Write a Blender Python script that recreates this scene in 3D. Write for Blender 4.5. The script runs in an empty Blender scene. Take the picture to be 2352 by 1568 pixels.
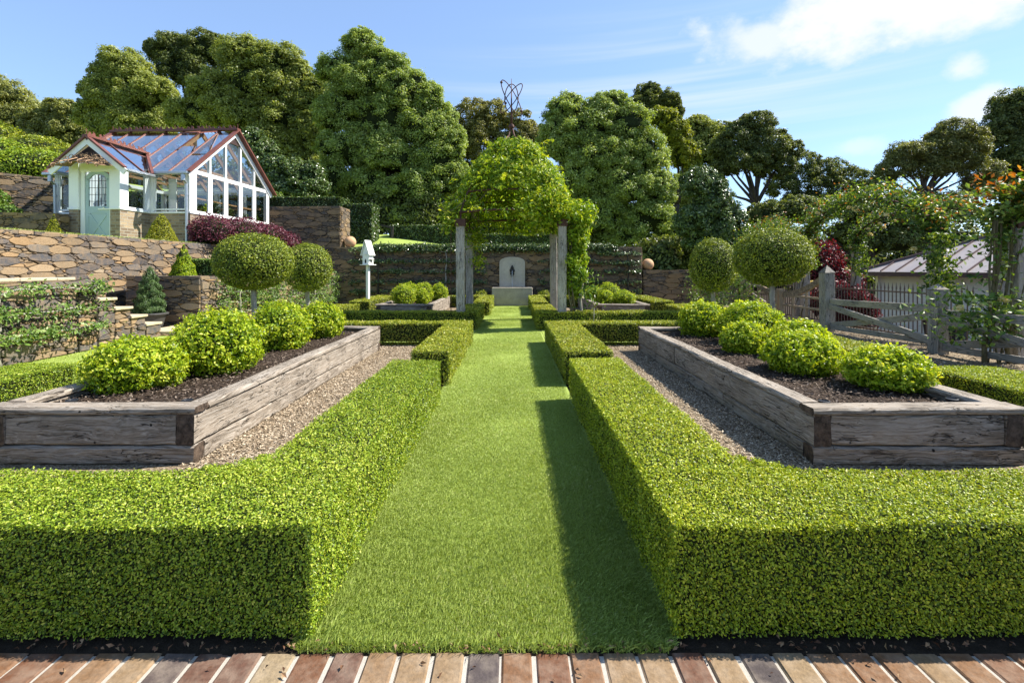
import bpy, math, random
import numpy as np
from mathutils import Vector, Matrix

SC = bpy.context.scene
COL = SC.collection
R = math.radians
rng = np.random.default_rng(7)
random.seed(7)

# ---------------------------------------------------------------- camera, sky, sun, exposure
FPX, CX, HY, CAMZ = 1111.0, 1177.0, 616.0, 1.4          # photo measured on a 2352 px wide print
cam_d = bpy.data.cameras.new('camera'); cam = bpy.data.objects.new('camera', cam_d); COL.objects.link(cam)
cam.location = (0, 0, CAMZ); cam.rotation_euler = (R(90), 0, 0)
cam_d.sensor_width = 36; cam_d.lens = 36 * FPX / 2352
cam_d.shift_y = -(784 - HY) / 2352; cam_d.shift_x = -(CX - 1176) / 2352
cam_d.clip_start = 0.05; cam_d.clip_end = 5000
SC.camera = cam

SUN = Vector((.87, .17, 1.0)).normalized()
SUN_EL = math.asin(SUN.z); SUN_AZ = math.atan2(SUN.x, SUN.y)
world = bpy.data.worlds.new('World'); SC.world = world; world.use_nodes = True
wn, wl = world.node_tree.nodes, world.node_tree.links
wn.clear()
wo = wn.new('ShaderNodeOutputWorld'); bg = wn.new('ShaderNodeBackground')
sky = wn.new('ShaderNodeTexSky'); sky.sky_type = 'NISHITA'; sky.sun_disc = False
sky.sun_elevation = SUN_EL; sky.sun_rotation = SUN_AZ
sky.altitude = 300; sky.air_density = 1.0; sky.dust_density = 0.12; sky.ozone_density = 3.2
bg.inputs['Strength'].default_value = 0.125
tc = wn.new('ShaderNodeTexCoord')

def wmath(op, a, b=None, c=None):
    n = wn.new('ShaderNodeMath'); n.operation = op
    for i, v in enumerate((a, b, c)):
        if v is None: continue
        if isinstance(v, (int, float)): n.inputs[i].default_value = v
        else: wl.new(v, n.inputs[i])
    return n.outputs[0]

def wnoise(scale, sx, sy, sz, detail=6, rough=.55):
    m = wn.new('ShaderNodeMapping'); m.inputs['Scale'].default_value = (sx, sy, sz)
    wl.new(tc.outputs['Generated'], m.inputs['Vector'])
    n = wn.new('ShaderNodeTexNoise'); n.inputs['Scale'].default_value = scale
    n.inputs['Detail'].default_value = detail; n.inputs['Roughness'].default_value = rough
    wl.new(m.outputs[0], n.inputs['Vector']); return n.outputs['Fac']

def wblob(u, v, su, sv):
    d = Vector((u, 1, v)).normalized()
    s = wn.new('ShaderNodeVectorMath'); s.operation = 'SUBTRACT'; s.inputs[1].default_value = d
    wl.new(tc.outputs['Generated'], s.inputs[0])
    k = wn.new('ShaderNodeVectorMath'); k.operation = 'MULTIPLY'; k.inputs[1].default_value = (1/su, 1/su, 1/sv)
    wl.new(s.outputs[0], k.inputs[0])
    l = wn.new('ShaderNodeVectorMath'); l.operation = 'LENGTH'; wl.new(k.outputs[0], l.inputs[0])
    return wmath('SUBTRACT', 1.0, l.outputs['Value'])

def wramp(x, a, b):
    n = wn.new('ShaderNodeMapRange'); n.interpolation_type = 'SMOOTHSTEP'
    n.inputs['From Min'].default_value = a; n.inputs['From Max'].default_value = b
    wl.new(x, n.inputs['Value']); return n.outputs[0]

cn = wnoise(7.0, 1, 1, 1.5, 8, .6)
def cloud(u, v, su, sv, k=2.2, lo=.05, hi=.75):
    b = wblob(u, v, su, sv)
    return wramp(wmath('ADD', b, wmath('MULTIPLY', wmath('SUBTRACT', cn, .5), k)), lo, hi)
c_all = cloud(.74, .53, .25, .085)
for args in ((.52, .47, .10, .05), (.97, .34, .05, .035), (.93, .41, .035, .03), (.71, .25, .05, .02)):
    c_all = wmath('MAXIMUM', c_all, wmath('MULTIPLY', cloud(*args), .75 if args[0] != .71 else .4))
st = wnoise(3.0, .5, .5, 15, 3, .5)
st_mask = wblob(.32, .36, .62, .17)
streak = wmath('MULTIPLY', wramp(st, .38, .85), wramp(st_mask, 0, .8))
c_all = wmath('MAXIMUM', c_all, wmath('MULTIPLY', streak, .5))
mx = wn.new('ShaderNodeMix'); mx.data_type = 'RGBA'
wl.new(c_all, mx.inputs['Factor'])
hz = wn.new('ShaderNodeMix'); hz.data_type = 'RGBA'; hz.blend_type = 'MULTIPLY'; hz.inputs['Factor'].default_value = 1
ev = wn.new('ShaderNodeMix'); ev.data_type = 'RGBA'; ev.inputs['Factor'].default_value = .42
wl.new(sky.outputs[0], ev.inputs['A']); ev.inputs['B'].default_value = (1.55, 2.25, 3.25, 1)
wl.new(ev.outputs['Result'], hz.inputs['A']); hz.inputs['B'].default_value = (.90, .91, .97, 1)
wl.new(hz.outputs['Result'], mx.inputs['A']); mx.inputs['B'].default_value = (3.5, 3.6, 3.7, 1)
wl.new(mx.outputs['Result'], bg.inputs['Color']); wl.new(bg.outputs[0], wo.inputs['Surface'])

sd = bpy.data.lights.new('sun', 'SUN'); sd.energy = 4.5; sd.angle = R(.53); sd.color = (1, .95, .86)
so = bpy.data.objects.new('sun', sd); COL.objects.link(so)
so.rotation_euler = SUN.to_track_quat('Z', 'Y').to_euler(); so.location = (20, 5, 30)
SC.view_settings.view_transform = 'Standard'; SC.view_settings.look = 'None'
SC.view_settings.exposure = 1.25; SC.view_settings.gamma = 1.0
SC.render.engine = 'CYCLES'
SC.cycles.max_bounces = 5; SC.cycles.diffuse_bounces = 3; SC.cycles.glossy_bounces = 3
SC.cycles.transmission_bounces = 4; SC.cycles.transparent_max_bounces = 10
SC.cycles.caustics_reflective = False; SC.cycles.caustics_refractive = False
SC.cycles.use_denoising = True
SC.cycles.denoiser = 'OPENIMAGEDENOISE'; SC.cycles.denoising_input_passes = 'RGB_ALBEDO_NORMAL'; SC.cycles.denoising_prefilter = 'ACCURATE'
world.cycles.sampling_method = 'MANUAL'; world.cycles.sample_map_resolution = 1024

# ---------------------------------------------------------------- helpers
def P(x, y, Y):
    return Vector(((x - CX) / FPX * Y, Y, CAMZ - (y - HY) / FPX * Y))

def tag(o, label, cat, group=None, kind=None):
    o['label'] = label; o['category'] = cat
    if group: o['group'] = group
    if kind: o['kind'] = kind
    return o

def empty(name, loc=(0, 0, 0), rz=0.0, parent=None):
    o = bpy.data.objects.new(name, None); COL.objects.link(o)
    o.location = loc; o.rotation_euler = (0, 0, rz); o.empty_display_size = .1
    if parent: o.parent = parent
    return o

def mk(name, V, F, mats, var=None, parent=None, midx=None, smooth=False, loc=None):
    """one mesh object from numpy verts and a list of (m,k) face arrays"""
    me = bpy.data.meshes.new(name)
    V = np.asarray(V, dtype=np.float32).reshape(-1, 3)
    if isinstance(F, np.ndarray): F = [F]
    F = [np.asarray(f, dtype=np.int32) for f in F if len(f)]
    me.vertices.add(len(V)); me.vertices.foreach_set('co', V.ravel())
    idx = np.concatenate([f.ravel() for f in F]); tot = np.concatenate([np.full(len(f), f.shape[1], np.int32) for f in F])
    me.loops.add(len(idx)); me.loops.foreach_set('vertex_index', idx)
    start = np.concatenate([[0], np.cumsum(tot)[:-1]]).astype(np.int32)
    me.polygons.add(len(tot)); me.polygons.foreach_set('loop_start', start)
    if not isinstance(mats, (list, tuple)): mats = [mats]
    for m in mats: me.materials.append(m)
    if midx is not None: me.polygons.foreach_set('material_index', np.asarray(midx, np.int32))
    me.polygons.foreach_set('use_smooth', np.full(len(tot), bool(smooth)))
    if var is not None:
        a = me.attributes.new('var', 'FLOAT', 'POINT'); a.data.foreach_set('value', np.asarray(var, np.float32))
    me.update(calc_edges=True); me.validate(verbose=False)
    o = bpy.data.objects.new(name, me); COL.objects.link(o)
    if parent: o.parent = parent
    if loc is not None: o.location = loc
    return o

class MB:
    """collects solids, then links them as one mesh object"""
    def __init__(s): s.V = []; s.F = {}; s.M = {}; s.var = []; s.n = 0
    def add(s, V, faces, var=None, mi=0):
        V = np.asarray(V, float).reshape(-1, 3); b = s.n
        s.V.append(V); s.n += len(V)
        v = random.random() if var is None else var
        s.var.append(np.full(len(V), v))
        for f in faces:
            s.F.setdefault(len(f), []).append([i + b for i in f]); s.M.setdefault(len(f), []).append(mi)
    def box(s, x0, x1, y0, y1, z0, z1, var=None, mi=0):
        V = [(x, y, z) for z in (z0, z1) for y in (y0, y1) for x in (x0, x1)]
        s.add(V, [(0, 2, 3, 1), (4, 5, 7, 6), (0, 1, 5, 4), (2, 6, 7, 3), (0, 4, 6, 2), (1, 3, 7, 5)], var, mi)
    def beam(s, p, q, w, h, up=(0, 0, 1), var=None, mi=0):
        p, q = Vector(p), Vector(q); d = (q - p).normalized(); up = Vector(up)
        a = d.cross(up)
        if a.length < 1e-4: a = d.cross(Vector((0, 1, 0)))
        a.normalize(); b = a.cross(d).normalized()
        V = []
        for c in (p, q):
            for i, j in ((-1, -1), (1, -1), (1, 1), (-1, 1)): V.append(c + a * (i * w / 2) + b * (j * h / 2))
        s.add([tuple(v) for v in V], [(3, 2, 1, 0), (4, 5, 6, 7), (0, 1, 5, 4), (1, 2, 6, 5), (2, 3, 7, 6), (3, 0, 4, 7)], var, mi)
    def tube(s, pts, rad, n=8, var=None, mi=0, cap=True):
        pts = [Vector(p) for p in pts]; m = len(pts)
        if isinstance(rad, (int, float)): rad = [rad] * m
        V = []; a = None
        for i, p in enumerate(pts):
            d = (pts[min(i + 1, m - 1)] - pts[max(i - 1, 0)]).normalized()
            if a is None:
                a = d.cross(Vector((0, 0, 1)))
                if a.length < 1e-3: a = d.cross(Vector((0, 1, 0)))
            a = (a - d * a.dot(d)).normalized(); b = d.cross(a)
            for k in range(n):
                t = 2 * math.pi * k / n
                V.append(tuple(p + (a * math.cos(t) + b * math.sin(t)) * rad[i]))
        F = [(i*n + k, i*n + (k+1) % n, (i+1)*n + (k+1) % n, (i+1)*n + k) for i in range(m-1) for k in range(n)]
        if cap: F += [tuple(range(n))[::-1], tuple((m-1)*n + k for k in range(n))]
        s.add(V, F, var, mi)
    def lathe(s, prof, n=24, c=(0, 0, 0), var=None, mi=0):
        V = [(c[0] + r * math.cos(2*math.pi*k/n), c[1] + r * math.sin(2*math.pi*k/n), c[2] + z) for r, z in prof for k in range(n)]
        m = len(prof)
        F = [(i*n + k, i*n + (k+1) % n, (i+1)*n + (k+1) % n, (i+1)*n + k) for i in range(m-1) for k in range(n)]
        s.add(V, F, var, mi)
    def prism(s, poly, d, origin=(0, 0, 0), u=(1, 0, 0), v=(0, 0, 1), var=None, mi=0):
        """2-D outline in the (u,v) plane pushed by the vector d"""
        o, u, v, d = Vector(origin), Vector(u), Vector(v), Vector(d); n = len(poly)
        A = [tuple(o + u*a + v*b) for a, b in poly]; B = [tuple(Vector(p) + d) for p in A]
        s.add(A + B, [tuple(range(n))[::-1], tuple(range(n, 2*n))] + [(i, (i+1) % n, n + (i+1) % n, n + i) for i in range(n)], var, mi)
    def quad(s, a, b, c, d, var=None, mi=0): s.add([tuple(p) for p in (a, b, c, d)], [(0, 1, 2, 3)], var, mi)
    def build(s, name, mats, parent=None, bevel=0, smooth=False, loc=None):
        ks = list(s.F)
        F = [np.array(s.F[k], np.int32) for k in ks]; mi = np.concatenate([np.array(s.M[k], np.int32) for k in ks])
        o = mk(name, np.concatenate(s.V), F, mats, np.concatenate(s.var), parent, mi, smooth, loc)
        if bevel:
            b = o.modifiers.new('bevel', 'BEVEL'); b.width = bevel; b.segments = 1; b.limit_method = 'ANGLE'; b.angle_limit = R(40)
        return o

def norm(a): return a / np.maximum(np.linalg.norm(a, axis=1, keepdims=True), 1e-9)

def rand_dirs(n):
    return norm(rng.normal(size=(n, 3)))

def leaf_geo(Pn, N, size, aspect=.5, spread=.7, fold=.18, svar=.35, droop=0.0):
    """one diamond leaf per point -> verts (4n,3), faces (n,4)"""
    n = len(Pn)
    Nn = norm(N + spread * rng.normal(size=(n, 3)))
    T = np.cross(Nn, rand_dirs(n)); T = norm(T)
    if droop: T = norm(T + np.array([0, 0, -droop]))
    B = norm(np.cross(Nn, T)); Nn = np.cross(T, B)
    L = (size * (1 + svar * rng.uniform(-1, 1, n)))[:, None] * .5
    W = L * aspect
    V = np.empty((n, 4, 3))
    V[:, 0] = Pn - T * L; V[:, 2] = Pn + T * L
    off = Nn * (L * fold)
    V[:, 1] = Pn + B * W - T * L * .1 + off; V[:, 3] = Pn - B * W - T * L * .1 + off
    return V.reshape(-1, 3), np.arange(4 * n).reshape(n, 4)

class Leaves:
    def __init__(s): s.V = []; s.F = []; s.var = []; s.mi = []; s.n = 0
    def put(s, Pn, N, size, aspect=.5, spread=.7, fold=.18, mi=0, var=None, svar=.35, droop=0.0):
        if len(Pn) == 0: return
        V, F = leaf_geo(Pn, N, size, aspect, spread, fold, svar, droop)
        s.V.append(V); s.F.append(F + s.n); s.n += len(V)
        v = rng.uniform(0, 1, len(Pn)) if var is None else np.clip(var, 0, 1)
        s.var.append(np.repeat(v, 4)); s.mi.append(np.full(len(Pn), mi))
    def solid(s, V, F, mi, var=.5):
        V = np.asarray(V, float); s.V.append(V); s.F.append(np.asarray(F) + s.n); s.n += len(V)
        s.var.append(np.full(len(V), var)); s.mi.append(np.full(len(F), mi))
    def boxcore(s, x0, x1, y0, y1, z0, z1, mi):
        V = [(x, y, z) for z in (z0, z1) for y in (y0, y1) for x in (x0, x1)]
        s.solid(V, [(0, 2, 3, 1), (4, 5, 7, 6), (0, 1, 5, 4), (2, 6, 7, 3), (0, 4, 6, 2), (1, 3, 7, 5)], mi)
    def ballcore(s, c, r, mi, n=12):
        th = np.linspace(0, math.pi, n // 2 + 2)[:, None]; ph = np.linspace(0, 2*math.pi, n, endpoint=False)[None]
        V = np.stack([np.sin(th)*np.cos(ph)*r[0] + c[0], np.sin(th)*np.sin(ph)*r[1] + c[1], np.cos(th)*np.ones_like(ph)*r[2] + c[2]], -1).reshape(-1, 3)
        m = n // 2 + 2
        F = [(i*n + k, (i+1)*n + k, (i+1)*n + (k+1) % n, i*n + (k+1) % n) for i in range(m-1) for k in range(n)]
        s.solid(V, F, mi)
    def build(s, name, mats, parent=None, loc=None):
        return mk(name, np.concatenate(s.V), np.concatenate(s.F), mats, np.concatenate(s.var), parent, np.concatenate(s.mi), False, loc)

def wob(p, k=1.0, seed=0.0):
    """cheap smooth noise in about [-1,1]"""
    x, y, z = p[:, 0] * k + seed, p[:, 1] * k - seed, p[:, 2] * k + .7 * seed
    return (np.sin(x*1.7 + 1.3*np.sin(y*1.1)) + np.sin(y*2.3 + 1.7*np.sin(z*1.9 + x)) + np.sin(z*2.9 + 1.1*np.sin(x*2.1))) / 3

# ---------------------------------------------------------------- materials
class NT:
    def __init__(s, name):
        s.m = bpy.data.materials.new(name); s.m.use_nodes = True
        s.n, s.l = s.m.node_tree.nodes, s.m.node_tree.links
        s.n.clear(); s.out = s.n.new('ShaderNodeOutputMaterial')
    def node(s, t, **kw):
        nd = s.n.new(t)
        for k, v in kw.items(): setattr(nd, k, v)
        return nd
    def link(s, a, b): s.l.new(a, b)
    def val(s, sock, v):
        if hasattr(v, 'default_value') or hasattr(v, 'links'): s.l.new(v, sock)
        else:
            if isinstance(v, tuple) and len(v) == 3 and sock.type == 'RGBA': v = (*v, 1)
            sock.default_value = v
    def attr(s, name='var'):
        a = s.node('ShaderNodeAttribute'); a.attribute_name = name; return a.outputs['Fac']
    def coord(s, which='Object'): return s.node('ShaderNodeTexCoord').outputs[which]
    def mapping(s, vec, scale=(1, 1, 1), loc=(0, 0, 0), rot=(0, 0, 0)):
        m = s.node('ShaderNodeMapping'); m.inputs['Scale'].default_value = scale; m.inputs['Location'].default_value = loc
        m.inputs['Rotation'].default_value = rot
        s.link(vec, m.inputs['Vector']); return m.outputs[0]
    def noise(s, vec, scale=5, detail=4, rough=.55, dist=0):
        n = s.node('ShaderNodeTexNoise'); n.inputs['Scale'].default_value = scale; n.inputs['Detail'].default_value = detail
        n.inputs['Roughness'].default_value = rough; n.inputs['Distortion'].default_value = dist
        if vec is not None: s.link(vec, n.inputs['Vector'])
        return n.outputs['Fac']
    def math(s, op, a, b=0.0, clamp=False):
        n = s.node('ShaderNodeMath', operation=op); n.use_clamp = clamp
        s.val(n.inputs[0], a); s.val(n.inputs[1], b); return n.outputs[0]
    def rng(s, x, a, b, c=0.0, d=1.0):
        n = s.node('ShaderNodeMapRange'); s.val(n.inputs['Value'], x)
        for k, v in zip(('From Min', 'From Max', 'To Min', 'To Max'), (a, b, c, d)): n.inputs[k].default_value = v
        return n.outputs[0]
    def ramp(s, fac, stops, interp='LINEAR'):
        r = s.node('ShaderNodeValToRGB'); cr = r.color_ramp; cr.interpolation = interp
        while len(cr.elements) < len(stops): cr.elements.new(.5)
        for e, (p, c) in zip(cr.elements, stops): e.position = p; e.color = (*c, 1)
        s.link(fac, r.inputs[0]); return r.outputs[0]
    def mix(s, fac, a, b, blend='MIX'):
        m = s.node('ShaderNodeMix', data_type='RGBA', blend_type=blend)
        s.val(m.inputs['Factor'], fac); s.val(m.inputs['A'], a); s.val(m.inputs['B'], b); return m.outputs['Result']
    def bump(s, h, strength=.5, dist=.01):
        b = s.node('ShaderNodeBump'); b.inputs['Strength'].default_value = strength; b.inputs['Distance'].default_value = dist
        s.link(h, b.inputs['Height']); return b.outputs[0]
    def bsdf(s, color, rough=.6, metal=0.0, spec=.5, normal=None):
        b = s.node('ShaderNodeBsdfPrincipled'); s.val(b.inputs['Base Color'], color); s.val(b.inputs['Roughness'], rough)
        s.val(b.inputs['Metallic'], metal); b.inputs['Specular IOR Level'].default_value = spec
        if normal is not None: s.link(normal, b.inputs['Normal'])
        return b.outputs[0]
    def done(s, shader): s.link(shader, s.out.inputs['Surface']); return s.m

def leaf_mat(name, stops, trans=.35, tint=(1.25, 1.15, .35), rough=.42, spec=.35, patch=None, pscale=.7):
    t = NT(name); v = t.attr()
    if patch is not None:
        big = t.noise(t.coord('Object'), pscale, 3, .6)
        v = t.math('ADD', v, t.math('MULTIPLY', t.math('SUBTRACT', big, .5), patch), clamp=True)
    c = t.ramp(v, stops)
    b = t.bsdf(c, rough, 0, spec)
    tr = t.node('ShaderNodeBsdfTranslucent'); t.link(t.mix(1.0, c, tint, 'MULTIPLY'), tr.inputs['Color'])
    m = t.node('ShaderNodeMixShader'); m.inputs[0].default_value = trans
    t.link(b, m.inputs[1]); t.link(tr.outputs[0], m.inputs[2])
    return t.done(m.outputs[0])

def plain(name, color, rough=.6, metal=0.0, spec=.5, nscale=8, var=.25, bump=0.0, coord='Object'):
    """solid colour broken by two scales of noise"""
    t = NT(name); co = t.coord(coord)
    n1 = t.noise(co, nscale, 5, .6); n2 = t.noise(co, nscale * 6, 4, .6)
    f = t.math('ADD', t.math('MULTIPLY', n1, .6), t.math('MULTIPLY', n2, .4))
    d = tuple(max(0, c * (1 - var)) for c in color); l = tuple(min(1, c * (1 + var)) for c in color)
    c = t.ramp(f, [(.3, d), (.7, l)])
    nrm = t.bump(n2, bump, .01) if bump else None
    return t.done(t.bsdf(c, t.rng(n1, .3, .7, max(.02, rough - .08), min(1, rough + .08)), metal, spec, nrm))

M = {}
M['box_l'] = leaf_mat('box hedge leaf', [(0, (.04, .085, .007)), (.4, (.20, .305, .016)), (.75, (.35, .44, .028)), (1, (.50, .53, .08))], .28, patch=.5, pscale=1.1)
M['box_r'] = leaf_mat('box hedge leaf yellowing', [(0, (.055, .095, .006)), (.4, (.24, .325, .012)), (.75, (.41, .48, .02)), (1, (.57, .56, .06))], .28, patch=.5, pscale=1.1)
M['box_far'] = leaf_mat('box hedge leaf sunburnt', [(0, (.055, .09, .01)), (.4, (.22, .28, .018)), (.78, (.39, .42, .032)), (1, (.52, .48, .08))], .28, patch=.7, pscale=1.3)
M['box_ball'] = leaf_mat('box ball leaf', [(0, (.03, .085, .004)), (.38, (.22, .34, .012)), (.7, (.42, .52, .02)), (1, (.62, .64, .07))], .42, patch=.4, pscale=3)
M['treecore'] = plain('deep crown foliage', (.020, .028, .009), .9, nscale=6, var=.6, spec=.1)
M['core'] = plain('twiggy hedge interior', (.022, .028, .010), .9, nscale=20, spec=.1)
M['lolly'] = leaf_mat('clipped ball tree leaf', [(0, (.03, .05, .006)), (.38, (.13, .185, .016)), (.72, (.31, .37, .028)), (1, (.48, .50, .08))], .3, patch=.45, pscale=2)
M['cone'] = leaf_mat('clipped cone leaf', [(0, (.06, .085, .006)), (.5, (.28, .30, .014)), (1, (.54, .50, .05))], .38)
M['spruce'] = leaf_mat('spruce needle', [(0, (.022, .05, .014)), (.5, (.085, .15, .04)), (1, (.18, .26, .08))], .15, (1, 1.1, .6))
M['purple'] = leaf_mat('purple leaf', [(0, (.035, .010, .016)), (.45, (.115, .028, .045)), (.8, (.22, .06, .09)), (1, (.33, .15, .15))], .3, (1.4, .7, .7))
M['maroon'] = leaf_mat('maroon leaf', [(0, (.03, .006, .009)), (.5, (.12, .018, .025)), (1, (.28, .06, .06))], .3, (1.5, .5, .5))
M['esp'] = leaf_mat('espalier leaf', [(0, (.025, .06, .012)), (.45, (.105, .19, .028)), (.82, (.22, .32, .06)), (1, (.38, .46, .18))], .35)
M['glossy'] = leaf_mat('glossy dark leaf', [(0, (.018, .04, .010)), (.5, (.06, .11, .022)), (.85, (.13, .19, .04)), (1, (.28, .31, .14))], .22, rough=.28, spec=.6)
M['wist'] = leaf_mat('wisteria leaf', [(0, (.05, .12, .008)), (.4, (.19, .31, .014)), (.75, (.38, .47, .025)), (1, (.58, .58, .08))], .45, patch=.5, pscale=1.2)
M['rose'] = leaf_mat('rose leaf', [(0, (.02, .05, .009)), (.45, (.085, .16, .022)), (.8, (.22, .31, .045)), (1, (.40, .44, .10))], .38, patch=.3)
M['rose_tip'] = leaf_mat('young rose leaf', [(0, (.18, .06, .01)), (.5, (.34, .13, .02)), (1, (.45, .28, .05))], .45, (1.3, 1.0, .4))
M['petal'] = leaf_mat('cream petal', [(0, (.72, .60, .22)), (1, (.86, .78, .48))], .3, (1.1, 1.0, .7), .6, .2)
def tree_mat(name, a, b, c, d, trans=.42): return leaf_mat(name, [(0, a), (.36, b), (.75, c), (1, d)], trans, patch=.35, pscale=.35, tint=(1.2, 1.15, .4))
M['t_dark'] = tree_mat('dark evergreen leaf', (.03, .045, .014), (.10, .13, .032), (.20, .24, .062), (.33, .345, .13))
M['t_mid'] = tree_mat('wattle leaf', (.06, .08, .018), (.22, .265, .05), (.38, .42, .105), (.52, .53, .20))
M['t_olive'] = tree_mat('olive tree leaf', (.055, .066, .016), (.20, .22, .05), (.36, .375, .11), (.50, .50, .22))
M['t_green'] = tree_mat('feathery wattle leaf', (.055, .085, .018), (.22, .30, .058), (.40, .49, .13), (.56, .62, .28))
M['t_lime'] = tree_mat('yellow green leaf', (.05, .075, .008), (.19, .23, .015), (.36, .39, .03), (.52, .50, .08))
M['t_brown'] = tree_mat('brownish leaf', (.06, .06, .016), (.18, .18, .045), (.31, .30, .09), (.43, .40, .16))
M['t_laurel'] = leaf_mat('laurel leaf', [(0, (.016, .034, .010)), (.45, (.07, .12, .025)), (.8, (.17, .24, .06)), (1, (.40, .44, .24))], .22, rough=.3, spec=.55)
M['t_gum'] = tree_mat('gum leaf', (.04, .05, .014), (.13, .145, .033), (.24, .25, .07), (.36, .35, .13))
M['dry'] = leaf_mat('dry fallen leaf', [(0, (.07, .03, .015)), (.5, (.20, .10, .05)), (1, (.36, .24, .13))], .15, (1, .9, .7), .7)

def bark_mat(name, a, b, sc=14):
    t = NT(name); co = t.mapping(t.coord('Object'), (1, 1, .18))
    n = t.noise(co, sc, 6, .65); c = t.ramp(n, [(.3, a), (.68, b)])
    return t.done(t.bsdf(c, .85, 0, .2, t.bump(n, .8, .02)))
M['bark'] = bark_mat('dark bark', (.022, .017, .012), (.10, .082, .062))
M['bark_pale'] = bark_mat('pale bark', (.13, .115, .095), (.42, .39, .34), 20)
M['stem'] = bark_mat('green brown stem', (.05, .045, .02), (.20, .17, .09), 30)

def stone_mat(name, stops, mort=False):
    t = NT(name); v = t.attr(); co = t.coord('Object')
    c = t.ramp(v, stops)
    n1 = t.noise(co, 9, 6, .65); n2 = t.noise(co, 40, 5, .65)
    c = t.mix(t.rng(n1, .35, .75), c, t.mix(.55, c, (.36, .235, .12)))
    c = t.mix(t.rng(n2, .45, .75, 0, .6), c, t.mix(.6, c, (.05, .045, .04)))
    nr = t.bump(t.math('ADD', n1, t.math('MULTIPLY', n2, .5)), .7, .02)
    return t.done(t.bsdf(c, .88, 0, .2, nr))
M['stone'] = stone_mat('rubble stone tan and slate', [(0, (.05, .052, .058)), (.30, (.095, .095, .10)), (.44, (.14, .13, .115)), (.54, (.21, .155, .098)), (.76, (.285, .21, .13)), (.90, (.31, .195, .095)), (1, (.37, .30, .205))])
M['stone_brown'] = stone_mat('rubble stone brown', [(0, (.055, .052, .052)), (.25, (.085, .078, .072)), (.42, (.15, .11, .075)), (.7, (.20, .145, .09)), (.88, (.235, .15, .075)), (1, (.27, .20, .13))])
M['mortar'] = plain('dark recess mortar', (.045, .038, .03), .95, nscale=18, spec=.1)
M['cap'] = plain('sandstone cap', (.46, .38, .26), .85, nscale=7, var=.25, bump=.5, spec=.2)
M['sandstone'] = plain('grey sandstone', (.36, .31, .24), .85, nscale=5, var=.3, bump=.45, spec=.2)
M['sandpanel'] = plain('smooth sandstone', (.47, .42, .34), .8, nscale=2.5, var=.18, bump=.15, spec=.2)
M['terracotta'] = plain('terracotta', (.50, .31, .17), .8, nscale=6, var=.22, bump=.2, spec=.2)
M['iron'] = plain('rusted iron', (.085, .035, .022), .7, .25, nscale=20, var=.4, bump=.3)
M['picket'] = plain('weathered brown iron', (.12, .085, .06), .65, .1, nscale=20, var=.3)
M['darkiron'] = plain('dark iron', (.06, .05, .045), .6, .4, nscale=20, var=.3)
M['white'] = plain('white paint', (.80, .80, .78), .35, nscale=3, var=.04)
M['cream'] = plain('cream paint', (.83, .79, .68), .5, nscale=3, var=.05)
M['offwhite'] = plain('birdhouse paint', (.76, .77, .70), .5, nscale=9, var=.06)
M['sage'] = plain('sage blue door paint', (.36, .46, .47), .45, nscale=4, var=.08)
M['redroof'] = plain('oxide red metal', (.155, .05, .032), .5, .1, nscale=5, var=.3)
M['brownpaint'] = plain('dark brown boards', (.045, .022, .018), .6, nscale=6, var=.3)
M['galv'] = plain('galvanised steel', (.42, .45, .47), .38, .75, nscale=10, var=.15)
M['copper'] = plain('weathered copper', (.24, .15, .085), .55, .4, nscale=14, var=.45)
M['blackplastic'] = plain('black plastic', (.018, .018, .019), .45, nscale=10, var=.2)
M['potblack'] = plain('dirty black pot', (.045, .043, .040), .65, nscale=9, var=.5)
M['intwood'] = plain('honey timber', (.30, .165, .075), .6, nscale=12, var=.35)
M['linen'] = plain('white blind', (.78, .77, .74), .8, nscale=6, var=.05)
M['seamroof'] = plain('mauve grey metal roof', (.33, .285, .26), .45, .1, nscale=2, var=.1)
M['fascia'] = plain('brown fascia', (.10, .055, .045), .5, nscale=4, var=.2)
M['dark'] = plain('painted hole shade', (.012, .011, .010), .9, nscale=5, spec=.1)

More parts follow.
